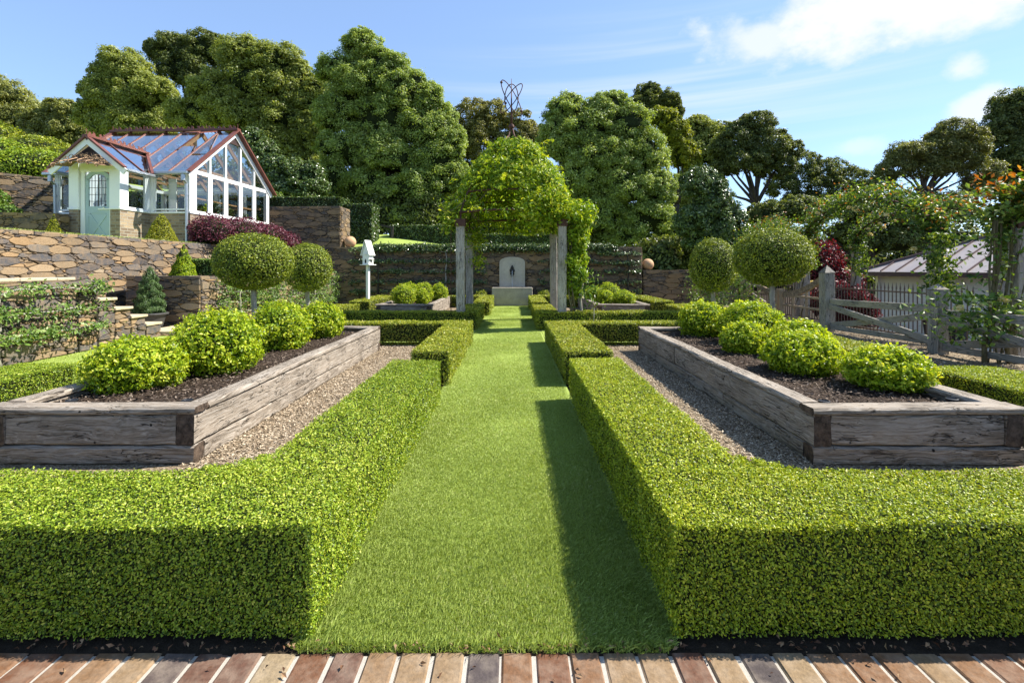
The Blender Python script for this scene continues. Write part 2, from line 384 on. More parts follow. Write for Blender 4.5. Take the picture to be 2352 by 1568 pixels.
def wood_mat(name, lo, mid, hi, endc):
    """grain along the mesh's local X; darker end grain"""
    t = NT(name); co = t.coord('Object'); v = t.attr()
    sh = t.node('ShaderNodeVectorMath', operation='ADD'); t.link(co, sh.inputs[0])
    cmb = t.node('ShaderNodeCombineXYZ'); t.link(t.math('MULTIPLY', v, 37.0), cmb.inputs[0]); t.link(t.math('MULTIPLY', v, 11.0), cmb.inputs[2])
    t.link(cmb.outputs[0], sh.inputs[1]); co = sh.outputs[0]
    warp = t.noise(t.mapping(co, (1.2, 3, 3)), 2.0, 3, .5)
    wv = t.node('ShaderNodeVectorMath', operation='ADD'); t.link(co, wv.inputs[0])
    c2 = t.node('ShaderNodeCombineXYZ'); t.link(t.math('MULTIPLY', warp, .10), c2.inputs[1]); t.link(t.math('MULTIPLY', warp, .13), c2.inputs[2])
    t.link(c2.outputs[0], wv.inputs[1]); cw = wv.outputs[0]
    g = t.noise(t.mapping(cw, (1.0, 34, 34)), 2.6, 6, .65)
    fine = t.noise(t.mapping(cw, (3.0, 120, 120)), 2.5, 4, .6)
    blot = t.noise(t.mapping(co, (1.4, 3, 3)), 1.6, 4, .6)
    f = t.math('ADD', t.math('MULTIPLY', g, .55), t.math('ADD', t.math('MULTIPLY', fine, .2), t.math('MULTIPLY', blot, .3)))
    c = t.ramp(f, [(.36, lo), (.5, mid), (.66, hi)])
    c = t.mix(t.rng(blot, .48, .75, 0, .4), c, (mid[0]*.95, mid[1]*.80, mid[2]*.62))
    crack_n = t.noise(t.mapping(cw, (.9, 15, 15)), 2.3, 3, .5)
    crack = t.rng(t.math('ABSOLUTE', t.math('SUBTRACT', crack_n, .47)), 0.0, .022, 1, 0)
    crack = t.math('MULTIPLY', crack, t.rng(t.noise(t.mapping(co, (.8, 2, 2)), 3.1, 2), .44, .52), clamp=True)
    c = t.mix(crack, c, tuple(x * .22 for x in lo))
    vh = t.node('ShaderNodeTexVoronoi'); vh.inputs['Scale'].default_value = 7; t.link(co, vh.inputs['Vector'])
    hs = t.node('ShaderNodeSeparateColor'); t.link(vh.outputs['Color'], hs.inputs[0])
    hole = t.math('MULTIPLY', t.rng(vh.outputs['Distance'], .07, .10, 1, 0), t.math('GREATER_THAN', hs.outputs[0], .35), clamp=True)
    c = t.mix(hole, c, (.012, .010, .008))
    nx = t.node('ShaderNodeSeparateXYZ'); t.link(t.coord('Normal'), nx.inputs[0])
    end = t.math('GREATER_THAN', t.math('ABSOLUTE', nx.outputs[0]), .8)
    ec = t.mix(t.rng(t.noise(t.mapping(co, (.3, 1, 1)), 22, 5, .7), .35, .65), tuple(x * .35 for x in endc), tuple(x * 1.3 for x in endc))
    c = t.mix(end, c, ec)
    h = t.math('SUBTRACT', t.math('ADD', g, t.math('MULTIPLY', fine, .5)), t.math('MULTIPLY', crack, 1.6))
    return t.done(t.bsdf(c, .82, 0, .2, t.bump(h, .75, .008)))
M['sleeper'] = wood_mat('silvered sleeper', (.040, .030, .022), (.235, .193, .148), (.46, .415, .355), (.11, .078, .055))
M['post'] = wood_mat('grey weathered post', (.12, .10, .082), (.34, .295, .25), (.55, .51, .46), (.26, .22, .17))
M['gate'] = wood_mat('brown gate timber', (.19, .13, .08), (.36, .26, .165), (.48, .38, .27), (.3, .22, .15))
M['rail'] = wood_mat('grey fence rail', (.12, .105, .085), (.27, .245, .21), (.42, .395, .35), (.23, .19, .15))

def lawn_mat():
    t = NT('lawn'); co = t.coord('Object')
    a = t.noise(co, 1.4, 4, .6); b = t.noise(co, 60, 4, .7); c3 = t.noise(t.mapping(co, (1, .35, 1)), 140, 3, .7)
    f = t.math('ADD', t.math('MULTIPLY', a, .35), t.math('ADD', t.math('MULTIPLY', b, .35), t.math('MULTIPLY', c3, .3)))
    c = t.ramp(f, [(.3, (.13, .18, .035)), (.5, (.28, .36, .075)), (.68, (.38, .45, .12))])
    return t.done(t.bsdf(c, .8, 0, .15, t.bump(b, .6, .02)))
M['lawn'] = lawn_mat()
M['blade'] = leaf_mat('grass blade', [(0, (.13, .18, .03)), (.45, (.30, .385, .075)), (.85, (.42, .49, .13)), (1, (.56, .53, .27))], .35, (1.15, 1.1, .5), .5, .25, patch=.6, pscale=.9)
def chip_mat(name, cols, scale):
    t = NT(name); co = t.coord('Object')
    vo = t.node('ShaderNodeTexVoronoi'); vo.inputs['Scale'].default_value = scale
    t.link(t.mapping(co, (1, 1.6, 1)), vo.inputs['Vector'])
    sp = t.node('ShaderNodeSeparateColor'); t.link(vo.outputs['Color'], sp.inputs[0])
    n = t.noise(co, 2, 3)
    c = t.ramp(t.math('ADD', t.math('MULTIPLY', sp.outputs[0], .8), t.math('MULTIPLY', n, .2)), cols)
    d = t.rng(vo.outputs['Distance'], 0.25, .6, 1, .35)
    return t.done(t.bsdf(t.mix(1.0, c, d, 'MULTIPLY'), .9, 0, .1, t.bump(vo.outputs['Distance'], -.8, .01)))
M['gravel'] = chip_mat('pale mulch path', [(0, (.10, .068, .042)), (.35, (.30, .225, .14)), (.7, (.43, .34, .23)), (1, (.54, .46, .34))], 55)
M['soil'] = chip_mat('dark bark mulch', [(0, (.018, .012, .009)), (.5, (.06, .04, .028)), (.85, (.12, .085, .06)), (1, (.22, .17, .125))], 60)
M['earth'] = plain('dark earth', (.035, .026, .018), .95, nscale=25, var=.5, bump=.6, spec=.1)
def attr_mat(name, stops, rough=.85, nscale=30, nmix=.4, bump=.4, spec=.15):
    t = NT(name); c = t.ramp(t.attr(), stops); n = t.noise(t.coord('Object'), nscale, 5, .65)
    n2 = t.noise(t.coord('Object'), nscale * .2, 4, .6)
    c = t.mix(t.rng(n, .35, .7, 0, nmix), c, t.mix(.65, c, (.03, .025, .02)))
    c = t.mix(t.rng(n2, .4, .7, 0, nmix * .8), c, t.mix(.4, c, (.55, .45, .34)))
    return t.done(t.bsdf(c, rough, 0, spec, t.bump(n, bump, .006)))
M['paver'] = attr_mat('clay paver', [(0, (.065, .055, .055)), (.09, (.11, .08, .07)), (.18, (.13, .055, .03)), (.5, (.19, .098, .048)), (.75, (.235, .15, .08)), (1, (.28, .21, .125))], nscale=70, nmix=.65, bump=.6)
M['paverjoint'] = plain('pale mortar', (.42, .385, .33), .95, nscale=60, var=.14, bump=.5, spec=.1)
M['chip'] = attr_mat('pale wood chip', [(0, (.14, .095, .058)), (.5, (.40, .305, .20)), (1, (.58, .49, .36))], nmix=.2, bump=.1)
M['chipdark'] = attr_mat('bark chip', [(0, (.02, .013, .010)), (.6, (.075, .05, .035)), (1, (.27, .21, .16))], nmix=.2, bump=.1)

def brick_mat():
    t = NT('khaki brick'); sx = t.node('ShaderNodeSeparateXYZ'); t.link(t.coord('Object'), sx.inputs[0])
    nx = t.node('ShaderNodeSeparateXYZ'); t.link(t.coord('Normal'), nx.inputs[0])
    side = t.math('GREATER_THAN', t.math('ABSOLUTE', nx.outputs[0]), .6)
    u = t.math('ADD', t.math('MULTIPLY', sx.outputs[0], t.math('SUBTRACT', 1.0, side)), t.math('MULTIPLY', sx.outputs[1], side))
    cb = t.node('ShaderNodeCombineXYZ'); t.link(u, cb.inputs[0]); t.link(sx.outputs[2], cb.inputs[1])
    b = t.node('ShaderNodeTexBrick'); t.link(cb.outputs[0], b.inputs['Vector'])
    b.inputs['Scale'].default_value = 1; b.inputs['Brick Width'].default_value = .24; b.inputs['Row Height'].default_value = .086
    b.inputs['Mortar Size'].default_value = .010; b.inputs['Color1'].default_value = (.15, .105, .075, 1)
    b.inputs['Color2'].default_value = (.40, .30, .19, 1); b.inputs['Mortar'].default_value = (.33, .30, .25, 1); b.inputs['Bias'].default_value = .05
    n = t.noise(t.coord('Object'), 35, 5, .65)
    c = t.mix(t.rng(n, .4, .7, 0, .5), b.outputs['Color'], (.10, .075, .05))
    return t.done(t.bsdf(c, .85, 0, .2, t.bump(b.outputs['Fac'], -.8, .01)))
M['brick'] = brick_mat()

def glass_mat(name, tint, refl, rough=.01):
    t = NT(name)
    tr = t.node('ShaderNodeBsdfTransparent'); tr.inputs[0].default_value = (*tint, 1)
    gl = t.node('ShaderNodeBsdfGlossy'); gl.inputs['Roughness'].default_value = rough; gl.inputs['Color'].default_value = (.95, .97, 1, 1)
    lw = t.node('ShaderNodeLayerWeight'); lw.inputs['Blend'].default_value = .5
    fr = t.math('ADD', .04, t.math('MULTIPLY', t.math('POWER', lw.outputs['Facing'], 4.0), .96))
    m = t.node('ShaderNodeMixShader')
    t.link(t.math('ADD', t.math('MULTIPLY', fr, refl), .01, True), m.inputs[0]); t.link(tr.outputs[0], m.inputs[1]); t.link(gl.outputs[0], m.inputs[2])
    return t.done(m.outputs[0])
M['glass'] = glass_mat('window glass', (.78, .82, .80), 1.2)
M['roofglass'] = glass_mat('roof glass', (.60, .68, .72), 2.6)
def water_mat():
    t = NT('water stream'); g = t.node('ShaderNodeBsdfGlass'); g.inputs['IOR'].default_value = 1.33; g.inputs['Roughness'].default_value = .05
    d = t.bsdf((.75, .78, .8), .1); m = t.node('ShaderNodeMixShader'); m.inputs[0].default_value = .45
    t.link(g.outputs[0], m.inputs[1]); t.link(d, m.inputs[2]); return t.done(m.outputs[0])
M['water'] = water_mat()
# ================================================================ ground, terraces, paving
def wallx(Y):
    """x of the big left retaining wall's face at depth Y"""
    return -9.72 + (Y - 9.2) * .046

def sstep(x): x = np.clip(x, 0, 1); return x * x * (3 - 2 * x)

def grid_sheet(name, xs, ys, hfun, mat, mask=None, kind='structure'):
    X, Y = np.meshgrid(xs, ys); Z = hfun(X, Y)
    V = np.stack([X, Y, Z], -1).reshape(-1, 3); nx, ny = len(xs), len(ys)
    i = np.arange((ny - 1) * (nx - 1)); r, c = i // (nx - 1), i % (nx - 1)
    F = np.stack([r*nx + c, r*nx + c + 1, (r+1)*nx + c + 1, (r+1)*nx + c], -1)
    if mask is not None:
        cc = V[F].mean(1); F = F[mask(cc[:, 0], cc[:, 1])]
    o = mk(name, V, F, mat, smooth=True); o['kind'] = kind; return o

def h_ground(X, Y):
    z = np.full(X.shape, -.03)
    z = z - 1.25 * sstep((X - 8.1) / 2.2) * sstep((Y - 3) / 3)
    return z - .35 * sstep((Y - 60) / 60)
xs = np.concatenate([[-2500, -600, -150, -60], np.arange(-30, 7.9, 1.2), np.arange(7.9, 12, .3), [13, 16, 25, 60, 150, 600, 2500]])
ys = np.concatenate([[-600, -60, -10], np.arange(-2, 30, 1.0), [35, 45, 60, 90, 150, 400, 1000, 2500]])
grid_sheet('ground', xs, ys, h_ground, M['earth'])

def h_upper(X, Y):
    d = wallx(Y) - X
    z = 2.12 + .10 * sstep(d / 3)
    z = z + (3.4 * sstep((-14.9 - X) / 6) + .10 * np.clip(-20 - X, 0, 30)) * sstep((Y - 12.5) / 5) + .06 * np.clip(Y - 21, 0, 30)
    return z + .05 * np.sin(X * 1.3) * np.sin(Y * .9)
ys2 = np.concatenate([np.arange(3, 22, .5), np.arange(22, 60, 2)])
n_ = len(ys2); us = np.concatenate([np.linspace(.03, 1, 3), np.arange(1.5, 8, .5), np.arange(8, 30, 1.5)])
V = []; 
for y in ys2:
    x = wallx(min(y, 18.9)) - us
    V.append(np.stack([x, np.full(len(us), y), h_upper(x, np.full(len(us), y))], -1))
V = np.concatenate(V); k_ = len(us); i = np.arange((n_ - 1) * (k_ - 1)); r, c = i // (k_ - 1), i % (k_ - 1)
o = mk('terrace_lawn', V, np.stack([r*k_ + c, (r+1)*k_ + c, (r+1)*k_ + c + 1, r*k_ + c + 1], -1), M['lawn'], smooth=True); o['kind'] = 'structure'

def h_bank(X, Y):
    a = 2.16 + .07 * np.clip(Y - 19, 0, 50) + .55 * sstep((-1.5 - X) / 5) * sstep((Y - 19) / 4)
    a = a * (1 - sstep((X - 4.4) / 1.0)) + (1.22 - .08 * np.clip(X - 7, 0, 6)) * sstep((X - 4.4) / 1.0)
    return a - (2.2 * sstep((X - 7.5) / 4))
grid_sheet('grass_bank', np.concatenate([np.arange(-9.6, 9, .45), np.arange(9, 40, 2)]), np.concatenate([np.arange(18.85, 26, .6), np.arange(26, 62, 3)]), h_bank, M['lawn'])

# gravel courts inside the four hedge squares, lawn walks, side lawns
def sheet(name, x0, x1, y0, y1, z, mat, step=.4, amp=.006):
    xs = np.linspace(x0, x1, max(2, int((x1-x0)/step))); ys = np.linspace(y0, y1, max(2, int((y1-y0)/step)))
    return grid_sheet(name, xs, ys, lambda X, Y: z + amp * np.sin(X*3.1 + Y) * np.sin(Y*2.7), mat)
for x0, x1 in ((-4.6, -.95), (.82, 4.45)):
    for y0, y1 in ((2.0, 8.95), (11.1, 17.6)): sheet('gravel_path', x0, x1, y0, y1, 0, M['gravel'])
sheet('lawn_path', -.82, .64, 1.82, 18.0, .004, M['lawn'])
for x0, x1 in ((-7.6, -.825), (.645, 6.6)): sheet('cross_path', x0, x1, 9.0, 11.0, .006, M['lawn'])
sheet('side_lawn', -9.5, -4.65, 4.2, 8.95, -.006, M['lawn'])
sheet('side_lawn', -7.6, -4.65, 11.05, 18.4, -.006, M['lawn'])
sheet('gravel_path', 4.5, 8.1, 3.5, 18.4, -.008, M['gravel'])

def blade_geo(p, hgt, wid, lean=.95):
    n = len(p); d = rand_dirs(n); d[:, 2] = 0; d = norm(d); s = np.stack([-d[:, 1], d[:, 0], np.zeros(n)], -1)
    h = (hgt * rng.uniform(.45, 1.25, n))[:, None]; w = (wid * rng.uniform(.7, 1.3, n))[:, None]
    l = (lean * rng.uniform(.1, 1.5, n))[:, None] * h
    V = np.empty((n, 4, 3)); up = np.array([0, 0, 1.0])
    V[:, 0] = p - s*w*.5; V[:, 1] = p + s*w*.5
    V[:, 2] = p + d*l*.45 + up*h*.62 + s*w*.42; V[:, 3] = p + d*l + up*h - s*w*.1
    return V.reshape(-1, 3)
def lawn_pts(n, x0, x1, y0, y1, pw=1.6):
    """more blades close by; y density falls off as y^-pw"""
    a, c = y0**(1-pw), y1**(1-pw); y = (a + (c-a)*rng.uniform(0, 1, n))**(1/(1-pw))
    return np.stack([rng.uniform(x0, x1, n), y, np.full(n, 0.0)], -1)
pl = [lawn_pts(420000, -.82, .605, 1.78, 18)]
for x0, x1 in ((-5.5, -.84), (.65, 5.5)): pl.append(lawn_pts(11000, x0, x1, 9.2, 10.9))
pl.append(lawn_pts(22000, -7.2, -4.95, 4.5, 9.6))
pl = np.concatenate(pl); hh_ = .019*(1 - .25*np.clip((pl[:, 1]-2)/8, 0, 1)); ww_ = .0018 + .00058*pl[:, 1]
ed = [np.stack([rng.uniform(a, b_, k), rng.uniform(c, d, k), np.zeros(k)], -1) for k, a, b_, c, d in ((1200, -.80, -.68, 1.765, 2.05), (900, .48, .60, 1.775, 2.0), (2200, -.78, .57, 1.757, 1.80))]
ed = np.concatenate(ed); V = np.concatenate([blade_geo(pl, hh_, ww_), blade_geo(ed, np.full(len(ed), .030), np.full(len(ed), .0032))]); n = len(V)//4
mow = .10*np.sign(np.sin(pl[:, 1]*5.2))*np.clip((pl[:, 1]-8)/3, 0, 1)
v_ = np.concatenate([rng.beta(2.2, 2.2, len(pl)) + mow, rng.beta(2.2, 2.2, len(ed))])
g = mk('grass', V, np.arange(4*n).reshape(n, 4), M['blade'], np.repeat(np.clip(v_, 0, 1), 4))
tag(g, 'fine green turf of the lawn walk running between the hedges', 'grass', kind='stuff')
# grass fringe along the top edge of the big left wall
ye = rng.uniform(7, 18.4, 9000); n = len(ye)
V = blade_geo(np.zeros((n, 3)), np.full(n, .06), np.full(n, .012)).reshape(n, 4, 3)
base = np.stack([-9.80 + (ye - 9.2)*.046 - np.abs(rng.normal(0, .25, n)), ye, np.full(n, 2.13)], -1)
V += (base - (V[:, 0] + V[:, 1])/2)[:, None, :]
tag(mk('grass', V.reshape(-1, 3), np.arange(4*n).reshape(n, 4), M['blade'], np.repeat(rng.uniform(0.3, 1, n), 4)), 'thin fringe of mown grass along the top of the tall left retaining wall', 'grass', kind='stuff')

def chips(n, x0, x1, y0, y1, z, size, mat, name, zj=.012, avoid=None):
    p = np.stack([rng.uniform(x0, x1, n), rng.uniform(y0, y1, n), z + rng.uniform(0, zj, n)], -1)
    if avoid is not None: p = p[~avoid(p[:, 0], p[:, 1])]
    N = np.tile([0, 0, 1.0], (len(p), 1))
    V, F = leaf_geo(p, N, size, .34, .35, .05, .6)
    return mk(name, V, F, mat, np.repeat(rng.uniform(0, 1, len(p)), 4))
BEDS = {'nl': (-3.76, -2.27, 3.45, 8.30), 'nr': (2.14, 3.63, 3.43, 8.22), 'fl': (-3.74, -2.22, 13.25, 17.2), 'fr': (2.33, 3.78, 13.3, 17.2)}
inb = lambda X, Y: np.any([(X > b[0]) & (X < b[1]) & (Y > b[2]) & (Y < b[3]) for b in BEDS.values()], axis=0)
tag(chips(42000, -2.35, -1.15, 2.2, 8.8, .006, .024, M['chip'], 'wood_chips', avoid=inb), 'pale wood chip mulch on the path left of the lawn walk', 'wood chips', kind='stuff')
tag(chips(36000, 1.05, 2.3, 2.2, 8.8, .006, .024, M['chip'], 'wood_chips', avoid=inb), 'pale wood chip mulch on the path right of the lawn walk', 'wood chips', kind='stuff')
tag(chips(9000, 4.6, 8.0, 4.5, 14, .0, .045, M['chip'], 'wood_chips'), 'pale wood chips strewn along the fence on the right', 'wood chips', kind='stuff')

# brick edge in the foreground
mb = MB()
mb.box(-6, 6, -3, 1.755, -.08, -.006, .5, 1)
for row in range(3):
    y1 = 1.765 - row * .242; y0 = y1 - .229
    for i in range(-30, 31):
        x = i * .1225 + .018 + (row % 2) * .061; j = random.uniform(-.003, .003); w = .0555 + random.uniform(-.0035, .0015)
        t0, t1 = random.uniform(-.003, .004), random.uniform(-.003, .004); k = random.uniform(-.004, .004); e = .007
        T = [(x-w+e+j, y0+e, t0), (x+w-e+j, y0+e, t0 + k*.4), (x+w-e+j, y1-e, t1 + k*.4), (x-w+e+j, y1-e, t1)]
        Rg = [(x-w+j, y0, -.0045), (x+w+j, y0, -.0045), (x+w+j, y1, -.0045), (x-w+j, y1, -.0045)]
        Bt = [(a, b, -.05) for a, b, _ in Rg]
        mb.add(T + Rg + Bt, [(0, 1, 2, 3)] + [(4+q, 4+(q+1) % 4, (q+1) % 4, q) for q in range(4)] + [(8+q, 8+(q+1) % 4, 4+(q+1) % 4, 4+q) for q in range(4)], random.random(), 0)
o = mb.build('brick_path', [M['paver'], M['paverjoint']]); o['kind'] = 'structure'
o = MB(); o.box(-6, 6, 1.757, 2.0, -.05, -.004); o = o.build('soil_strip', M['earth']); o['kind'] = 'structure'
lf = Leaves()
n = 260; p = np.stack([rng.uniform(-2.4, 2.4, n), 1.775 + np.abs(rng.normal(0, .022, n)) - .012, rng.uniform(.004, .02, n)], -1)
lf.put(p, np.tile([0, 0, 1.0], (n, 1)), .022, .45, .7, .5)
n = 26; p = np.stack([rng.uniform(-2, 2, n), rng.uniform(1.63, 1.76, n), np.full(n, .008)], -1); lf.put(p, np.tile([0, 0, 1.0], (n, 1)), .02, .5, .4, .4)
tag(lf.build('leaf_litter', M['dry']), 'dry brown leaves lying along the inner edge of the brick paving', 'leaf litter', kind='stuff')

# ================================================================ clipped hedges
def hedge(name, rects, h, label, mat, group, lw, dens, wobk=.016, fillets=(), z0=.05, cat='hedge', extra=0):
    """rects (x0,x1,y0,y1[,h]) of one clipped run; lw(Y) leaf size, dens(X,Y) leaves per m2"""
    lf = Leaves(); boxes = [(*r[:4], r[4] if len(r) > 4 else h) for r in rects]
    zb = z0 if np.isscalar(z0) else 0.05
    for bi, (x0, x1, y0, y1, hh) in enumerate(boxes):
        lf.boxcore(x0+.03, x1-.03, y0+.03, y1-.03, zb + .03, hh-.03 - .002*bi, 1)
        faces = [('z', hh, x0, x1, y0, y1, (0, 0, 1)), ('x', x0, y0, y1, zb, hh, (-1, 0, .1)), ('x', x1, y0, y1, zb, hh, (1, 0, .1)),
                 ('y', y0, x0, x1, zb, hh, (0, -1, .1)), ('y', y1, x0, x1, zb, hh, (0, 1, .1))]
        for ax, cst, a0, a1, b0, b1, nn in faces:
            area = (a1-a0)*(b1-b0)
            if area <= 0: continue
            mid = {'z': ((x0+x1)/2, (y0+y1)/2), 'x': (cst, (y0+y1)/2), 'y': ((x0+x1)/2, cst)}[ax]
            # strips so that density follows the distance
            na = max(1, int((a1-a0)/.8))
            for s in range(na):
                sa0, sa1 = a0 + (a1-a0)*s/na, a0 + (a1-a0)*(s+1)/na
                if ax == 'z': cX, cY = (sa0+sa1)/2, (b0+b1)/2
                elif ax == 'x': cX, cY = cst, (sa0+sa1)/2
                else: cX, cY = (sa0+sa1)/2, cst
                d, sz = dens(cX, cY), lw(cX, cY)
                m = int((sa1-sa0)*(b1-b0)*d)
                if m < 1: continue
                A = rng.uniform(sa0, sa1, m); B = rng.uniform(b0 - (.03 if ax != 'z' and zb < .1 else 0), b1, m); C = np.full(m, cst)
                p = {'z': np.stack([A, B, C], -1), 'x': np.stack([C, A, B], -1), 'y': np.stack([A, C, B], -1)}[ax]
                N = np.tile(np.array(nn, float), (m, 1))
                depth = rng.uniform(0, 1, m) ** 1.4 * sz * 2.2
                p = p - N * depth[:, None] + N * (wobk * wob(p, 3.0, bi) + .35*wobk*wob(p, 11, 3))[:, None]
                # soften the arrises
                if ax != 'z':
                    t = np.clip((p[:, 2] - (hh - .035)) / .035, 0, 1); p -= N * (t**2 * .018)[:, None]
                    lowz = np.clip((zb + .06 - p[:, 2]) / .06, 0, 1); p -= N * (lowz * .03 * rng.uniform(0, 1, m))[:, None]
                keep = np.ones(m, bool)
                for bj, (u0, u1, v0, v1, h2) in enumerate(boxes):
                    if bj != bi: keep &= ~((p[:, 0] > u0+.015) & (p[:, 0] < u1-.015) & (p[:, 1] > v0+.015) & (p[:, 1] < v1-.015) & (p[:, 2] < h2 - .012 + (.02 if ax == 'z' and bj < bi else 0)))
                p, N, depth = p[keep], N[keep], depth[keep]; k = len(p)
                if k == 0: continue
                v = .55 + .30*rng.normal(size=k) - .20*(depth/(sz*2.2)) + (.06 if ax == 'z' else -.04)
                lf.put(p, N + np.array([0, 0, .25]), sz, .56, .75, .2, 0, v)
                if ax == 'z':   # stray shoots
                    q = p[rng.uniform(0, 1, k) < .012] + np.array([0, 0, sz*.8]); 
                    lf.put(q, rand_dirs(len(q)), sz*1.15, .5, .3, .2, 0, rng.uniform(.6, 1, len(q)))
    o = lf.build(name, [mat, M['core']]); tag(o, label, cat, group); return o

def lw_near(X, Y):
    if abs(X) > 1.15*Y + .6 and Y < 4: return .022
    return .0112 + .0014*max(0, Y - 1.8)
def dn_near(X, Y):
    if abs(X) > 1.15*Y + .6 and Y < 4: return 8000
    return 42000/(1 + .62*max(0, Y - 1.8))
lwf = lambda X, Y: .020 + .0016*(Y - 5); dnf = lambda X, Y: max(2600, 9500 - 700*(Y - 5))
G = 'clipped box hedges edging the beds'
HH = .45
fil_l = [(-1.24 - .30 + i*.06, -1.24 - .24 + i*.06 , 2.2, 2.34 + .22*(i/5)**1.8) for i in range(1, 5)]
fil_r = [(1.13 + .24 - i*.06, 1.13 + .30 - i*.06, 2.2, 2.34 + .22*(i/5)**1.8) for i in range(1, 5)]
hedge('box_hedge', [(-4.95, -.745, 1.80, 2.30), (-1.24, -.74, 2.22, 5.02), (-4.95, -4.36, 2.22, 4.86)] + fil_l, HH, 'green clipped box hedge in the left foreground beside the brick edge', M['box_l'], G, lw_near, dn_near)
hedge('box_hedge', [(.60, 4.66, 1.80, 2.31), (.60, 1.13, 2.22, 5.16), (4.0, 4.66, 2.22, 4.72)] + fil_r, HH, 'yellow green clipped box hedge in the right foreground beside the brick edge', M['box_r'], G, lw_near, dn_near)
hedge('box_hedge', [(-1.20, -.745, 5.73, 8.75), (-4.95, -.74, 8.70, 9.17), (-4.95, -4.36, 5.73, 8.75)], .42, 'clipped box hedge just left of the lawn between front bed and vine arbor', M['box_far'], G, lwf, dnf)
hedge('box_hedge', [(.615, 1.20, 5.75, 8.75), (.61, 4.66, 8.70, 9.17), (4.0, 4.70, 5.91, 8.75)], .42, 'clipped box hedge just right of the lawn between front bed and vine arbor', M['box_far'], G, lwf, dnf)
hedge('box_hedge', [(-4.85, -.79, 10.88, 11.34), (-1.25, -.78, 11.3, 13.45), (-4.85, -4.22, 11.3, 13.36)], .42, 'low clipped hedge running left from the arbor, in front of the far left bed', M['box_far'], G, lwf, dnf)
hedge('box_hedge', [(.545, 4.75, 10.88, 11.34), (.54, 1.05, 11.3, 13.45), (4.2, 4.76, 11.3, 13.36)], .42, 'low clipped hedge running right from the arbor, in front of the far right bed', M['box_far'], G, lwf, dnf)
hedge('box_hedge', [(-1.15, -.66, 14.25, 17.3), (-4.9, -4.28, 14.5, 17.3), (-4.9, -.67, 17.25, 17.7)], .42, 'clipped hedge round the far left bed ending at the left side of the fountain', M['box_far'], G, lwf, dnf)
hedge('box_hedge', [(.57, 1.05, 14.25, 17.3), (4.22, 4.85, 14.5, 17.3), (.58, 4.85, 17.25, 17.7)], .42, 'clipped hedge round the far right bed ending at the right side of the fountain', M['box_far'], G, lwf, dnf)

# ================================================================ raised sleeper beds
def sleeper_mesh(L, w, h, seg=26, j=.005, ch=.014):
    """chamfered, slightly worn beam along local X (0..L), centred in y,z"""
    ring = [(-w/2+ch, -h/2), (0, -h/2), (w/2-ch, -h/2), (w/2, -h/2+ch), (w/2, 0), (w/2, h/2-ch), (w/2-ch, h/2), (0, h/2), (-w/2+ch, h/2), (-w/2, h/2-ch), (-w/2, 0), (-w/2, -h/2+ch)]
    n = len(ring); V = []; ph = random.uniform(0, 9)
    for i in range(seg + 1):
        x = L*i/seg; bow = .004*math.sin(x*1.7 + ph)
        for (a, b) in ring:
            V.append((x + (random.uniform(-.006, .006) if i in (0, seg) else 0), a + random.uniform(-j, j) + bow, b + random.uniform(-j, j)*.8 + .003*math.sin(x*2.3 + ph)))
    F = [(i*n + k, i*n + (k+1) % n, (i+1)*n + (k+1) % n, (i+1)*n + k) for i in range(seg) for k in range(n)]
    return V, F, [tuple(range(n))[::-1], tuple(seg*n + k for k in range(n))]
def sleeper(name, parent, loc, rz, L, w, h, mat=None, j=.0055):
    L -= .004
    V, F, C = sleeper_mesh(L, w, h, max(6, int(L/.1)), j)
    o = mk(name, V, [np.array([f[::-1] for f in F]), np.array([c[::-1] for c in C])], mat or M['sleeper'], np.full(len(V), random.random()), parent)
    o.location = loc; o.rotation_euler = (0, 0, rz); return o

